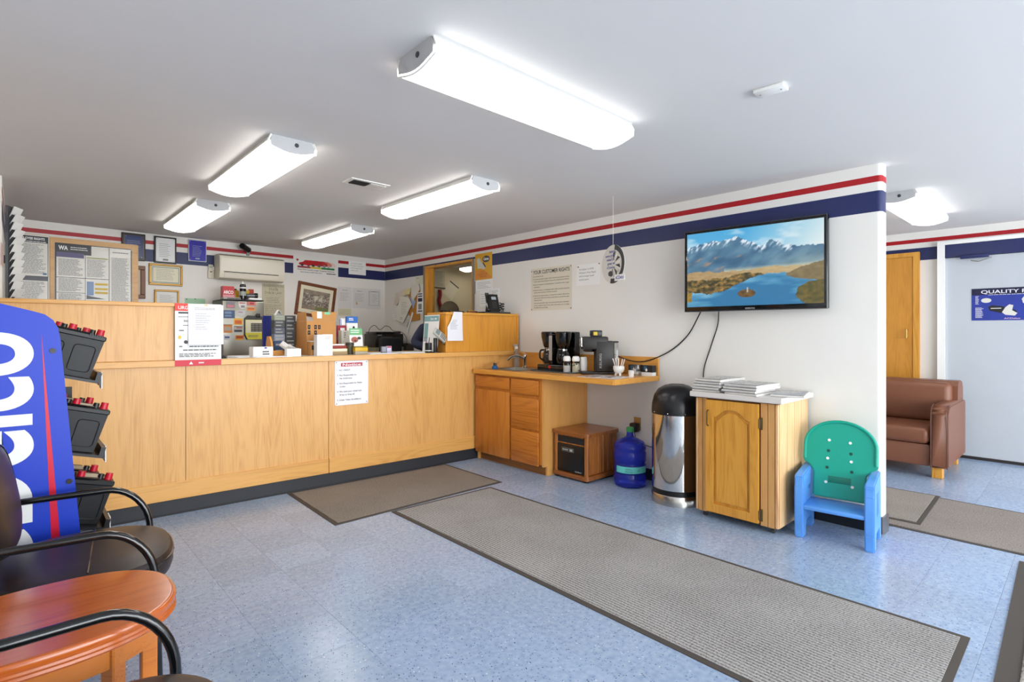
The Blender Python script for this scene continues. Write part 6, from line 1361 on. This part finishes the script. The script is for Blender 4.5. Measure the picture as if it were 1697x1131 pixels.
for s in (-1, 1):
    MB().sphere((s*.032, -.088, .0), .012, 10, 6).move(hd).build('eye', M_PAPER, per)
    MB().sphere((s*.085, .0, -.015), .024, 10, 6, .4, 1, 1.4).move(hd).build('ear', M_SKIN, per)
MB().sphere((0, -.092, -.06), .022, 10, 6, 1.2, .5, .35).move(hd).build('mouth', mat('lips', '8f5a4c', .5), per)
cap = MB().sphere((0, 0, .0), .108, 20, 10, .95, 1.1, 1.18, z0=0).move(hd).build('cap', mat('cap_brown', '4c4230', .85, bump=.2), per)
mb = MB(); pts_o = [(.085*math.sin(R(a)), -.075-.115*math.cos(R(a))**.8 if abs(a) < 89 else -.075) for a in range(-90, 91, 15)]
mb.prism([(p[0], p[1]) for p in pts_o], 'z', .010, .016); mb.move(hd).build('cap_brim', mat('cap_brown', '4c4230', .85), cap)
for s in (-1, 1): MB().rbox(s*.11-.05, s*.11+.05, -.19, .10, 0, .08, .03, 3).build('shoe', M_BLACK, per)

# ================================================================== BATTERY RACK
rk = thing('battery_rack', 'blue sided battery display rack lettered ACDelco', 'display rack', (0, 3.06, 0), 0)
M_RB = mat('rack_blue', '0c38bc', .42); M_RKB = mat('rack_black', '1a1a1c', .4)
po = [(-.42, 0.02), (.238, .02), (.204, .432), (.136, 1.30), (.128, 1.345), (.112, 1.378), (.085, 1.402), (.05, 1.414), (-.055, 1.445), (-.42, 1.53)]
MB().prism(po, 'y', 0, .008).build('side_panel', M_RB, rk)
mb = MB(); txt(mb, 'ACDelco', .034, .02, .31, 1.305, y=-.0012, rot=90, bold=.025, res=10); mb.build('lettering', M_PAPER, rk, smooth=0)
mb = MB(); flatp(mb, [(.0735, 1.325), (.104, .49), (.118, .05), (.150, .05), (.131, .49)], -.0012); mb.build('red_wedge', mat('rack_red', 'd11236', .35), rk, smooth=0)
for x, z in ((.111, 1.245), (.166, .668), (-.30, 1.30), (-.30, .66)): MB().cyl((x, -.006, z), (x, 0, z), .011, n=12).build('bolt', M_BLACK, rk)
for x, y in ((-.38, .02), (-.38, .42), (.17, .42)): MB().box(x, x+.03, y, y+.03, 0, 1.05 if x > 0 else 1.40).build('post', M_RKB, rk)
TILT = R(15.5)
def shelf_frame(xr, zr): return Matrix.Translation((xr, .04, zr))@Matrix.Rotation(TILT, 4, 'Y')
SH = [(.254, 1.108), (.268, .765), (.285, .43)]
for xr, zr in SH:
    M_ = shelf_frame(xr, zr)
    sh = MB().box(-.55, .02, -.02, .40, -.014, -.002).move(M_).build('shelf', M_RKB, rk)
    MB().box(.004, .022, -.02, .40, -.002, .035).move(M_).build('shelf_lip', M_RKB, sh)
    MB().box(.030, .034, .02, .10, -.045, .030).move(M_@Matrix.Rotation(-TILT, 4, 'Y')).build('price_card', M_PAPER, sh)
    MB().box(.022, .030, .02, .10, -.030, .030).move(M_@Matrix.Rotation(-TILT, 4, 'Y')).build('card_holder', M_BLACK, sh)
bt_me = {}
def battery(label, M_, y0, w, l, h, ribs, grp):
    t = thing('car_battery', label, 'car battery', (0, 0, 0), 0, grp)
    t.matrix_world = Matrix.Translation((0, 3.06, 0))@M_@Matrix.Translation((-.002, y0, .0))
    M_CASE = mat('battery_case', '17181b', .45); M_LID = mat('battery_lid', '121214', .4)
    b = .012
    mb = MB().add([(-w+b, b, 0), (-b, b, 0), (-b, l-b, 0), (-w+b, l-b, 0), (-w+.004, .004, h*.86), (-.004, .004, h*.86), (-.004, l-.004, h*.86), (-w+.004, l-.004, h*.86)], [(0,3,2,1), (4,5,6,7), (0,1,5,4), (1,2,6,5), (2,3,7,6), (3,0,4,7)])
    mb.build('case', M_CASE, t)
    ld = MB().rbox(-w, 0, 0, l, h*.86, h*.97, .004, 1).rbox(-w+.02, -.06, .01, l-.01, h*.97, h*1.0, .003, 1).build('lid', M_LID, t)
    for k in range(6): MB().box(-w*.26+k*.009, -w*.26+k*.009+.005, -.003, .0, h*.91, h*.985).build('lid_rib', M_LID, ld) if ribs else None
    for x in (-w*.10, -w*.52):
        q = MB().cyl((x, .045, h*.97), (x, .045, h*1.115), .016, .014, n=14).build('terminal_cap', M_REDP, t)
        MB().cyl((x-.03, .05, h*.97), (x-.03, .05, h*1.08), .013, .011, n=12).build('vent_plug', M_BLACK, t)
    for x0, x1 in ((-w*.92, -w*.56), (-w*.42, -w*.10)):
        z0, z1 = h*.12, h*.70
        pts = rrect(x0, x1, z0, z1, .015, 4)
        MB().tube([(p[0], .0085-.0045*p[1]/(h*.86)*1.6, p[1]) for p in pts], .0018, 5, closed=True).build('emboss', M_CASE, t)
    if not ribs: mb = MB(); flat(mb, -w*.75, -w*.25, .3*l, .7*l, 0); MB().box(-w*.55, -w*.15, l*.25, l*.75, h*1.0, h*1.004).build('top_label', mat('label_cream', 'cfc8b4', .5), t)
    return t
for k, (xr, zr) in enumerate(SH):
    nm = ['top', 'middle', 'bottom'][k]
    battery('black car battery with red caps at the panel side of the %s rack shelf' % nm, shelf_frame(xr, zr), .015, .25, .165, .205, k == 0, 'car batteries on the rack')
    battery('black car battery behind the first one on the %s rack shelf' % nm, shelf_frame(xr-.04, zr+.011), .20, .25, .165, .205, False, 'car batteries on the rack')

# ================================================================== ARMCHAIRS AND TABLE
def superell(a, b, n, e=2.6): return [(a*abs(math.cos(t))**(2/e)*(1 if math.cos(t) >= 0 else -1), b*abs(math.sin(t))**(2/e)*(1 if math.sin(t) >= 0 else -1)) for t in [2*math.pi*k/n for k in range(n)]]
def cushion(a, b, zs, n=40, e=2.7):
    mb = MB(); ring = superell(1, 1, n, e); vs_ = []
    for k, z in zs: vs_ += [(p[0]*a*k, p[1]*b*k, z) for p in ring]
    m = len(zs); fs_ = [(i*n+j, i*n+(j+1) % n, (i+1)*n+(j+1) % n, (i+1)*n+j) for i in range(m-1) for j in range(n)] + [tuple(range(n-1, -1, -1)), tuple(range((m-1)*n, m*n))]
    return mb.add(vs_, fs_)
def armchair(cx, cy, rz, label):
    t = thing('waiting_chair', label, 'armchair', (cx, cy, 0), rz, 'waiting room chairs')
    st = cushion(.285, .295, [(.80, .375), (.97, .395), (1.0, .42), (.995, .455), (.96, .475), (.86, .487), (.5, .492), (.2, .493)]).build('seat', M_LEATHER, t, loc=(.19, 0, 0))
    MB().tube([(p[0], p[1], .455) for p in superell(.284, .294, 48, 2.7)], .004, 6, closed=True).build('seat_piping', M_TUBE, st)
    MB().tube([(.02, y, .491) for y in [-.26+.52*k/10 for k in range(11)]], .003, 6).build('seam', M_TUBE, st)
    bkm = cushion(.235, .20, [(.80, -.035), (.97, -.022), (1.0, 0), (.98, .018), (.90, .03), (.7, .04), (.35, .046), (.1, .047)])
    Mb = Matrix.Translation((-.062, 0, .73))@Matrix.Rotation(R(80), 4, 'Y')@Matrix.Rotation(R(90), 4, 'Z')
    b_ = bkm.move(Mb).build('backrest', M_LEATHER, t)
    MB().tube([(p[0]*.93, p[1]*.93, .029) for p in superell(.235, .20, 40, 2.7) if p[1] > -.3][:21], .003, 6).move(Mb).build('stitching', M_TUBE, b_)
    for s in (-1, 1):
        y = s*.32
        arc = [(.245+.16*math.sin(R(a)), y, .632-.20*(1-math.cos(R(a)))) for a in range(0, 91, 9)]
        MB().tube([(-.15, y, .60), (-.10, y, .622), (-.04, y, .632)] + arc + [(.407, y, .30), (.415, y, .0)], .0135, 12).build('arm_frame', M_TUBE, t)
        MB().tube([(-.135, y, .606), (-.11, y, .45), (-.12, y, .30), (-.20, y, .0)], .0125, 10).build('rear_leg', M_TUBE, t)
        MB().tube([(-.10, s*.17, .84), (-.13, s*.19, .60), (-.10, s*.24, .44), (-.06, s*.32, .36), (.403, y, .36)], .0115, 8).build('side_rail', M_TUBE, t)
    MB().tube([(.403, -.32, .36), (.403, .32, .36)], .0115, 8).build('front_rail', M_TUBE, t)
    return t
armchair(0, 2.64, R(-7), 'black tubular armchair between the battery rack and the round ended table')
armchair(-.10, 1.315, 0, 'black tubular armchair on the far side of the table from the battery rack')
tb_ = thing('side_table', 'glossy cherry wood oval side table between the black armchairs', 'side table', (.05, 1.972, 0), 0)
top = superell(.312, .245, 64, 2.4)
TZ = .54
n = 64; mb = MB(); vs_ = []
prof = [(.90, -.055), (.985, -.05), (1.0, -.044), (.99, -.038), (1.0, -.032), (.99, -.026), (1.0, -.018), (1.0, -.008), (.985, -.002), (.965, 0), (.955, 0), (.94, 0)]
for k, z in prof: vs_ += [(p[0]*k, p[1]*k, TZ+z) for p in top]
fs_ = [(i*n+j, i*n+(j+1) % n, (i+1)*n+(j+1) % n, (i+1)*n+j) for i in range(len(prof)-1) for j in range(n)] + [tuple(range(n-1, -1, -1)), tuple(range((len(prof)-1)*n, len(prof)*n))]
mb.add(vs_, fs_).build('table_top', M_CHERRY, tb_)
ap_ = superell(.275, .208, 64, 2.4); ai = superell(.255, .188, 64, 2.4)
vs_ = [(p[0], p[1], TZ-.055) for p in ap_]+[(p[0], p[1], TZ-.115) for p in ap_]+[(p[0], p[1], TZ-.115) for p in ai]+[(p[0], p[1], TZ-.055) for p in ai]
fs_ = [(i*n+j, i*n+(j+1) % n, ((i+1) % 4)*n+(j+1) % n, ((i+1) % 4)*n+j) for i in range(4) for j in range(n)]
MB().add(vs_, fs_).build('apron', wood('cherry_apron', 'cf7a2c', 'b5601c', 'x', rough=.3, contrast=.15), tb_)
for x, y in ((.245, .0), (.14, -.172), (-.245, 0), (-.14, .172)):
    a = math.atan2(y, x)
    MB().rbox(-.021, .021, -.021, .021, 0, TZ-.056, .004, 1).build('leg', MATS['cherry_apron'], tb_, loc=(x, y, 0), rz=a)
MB().prism([(p[0]*.6, p[1]*.6) for p in ap_], 'z', .16, .18).build('lower_shelf', M_CHERRY, tb_)
for a0_, a1_ in (((.245, .0), (-.245, 0)), ((.14, -.172), (-.14, .172))): MB().tube([(a0_[0], a0_[1], .15), (a1_[0], a1_[1], .15)], .012, 8).build('stretcher', MATS['cherry_apron'], tb_)

# small print that cannot be picked apart letter by letter
for o in bpy.data.objects:
    if o.parent and o.name.split('.')[0] in ('print', 'lettering', 'white_lettering', 'date_print', 'handling_marks', 'mark_symbols', 'gauge_marks'):
        o['kind'] = 'stuff'
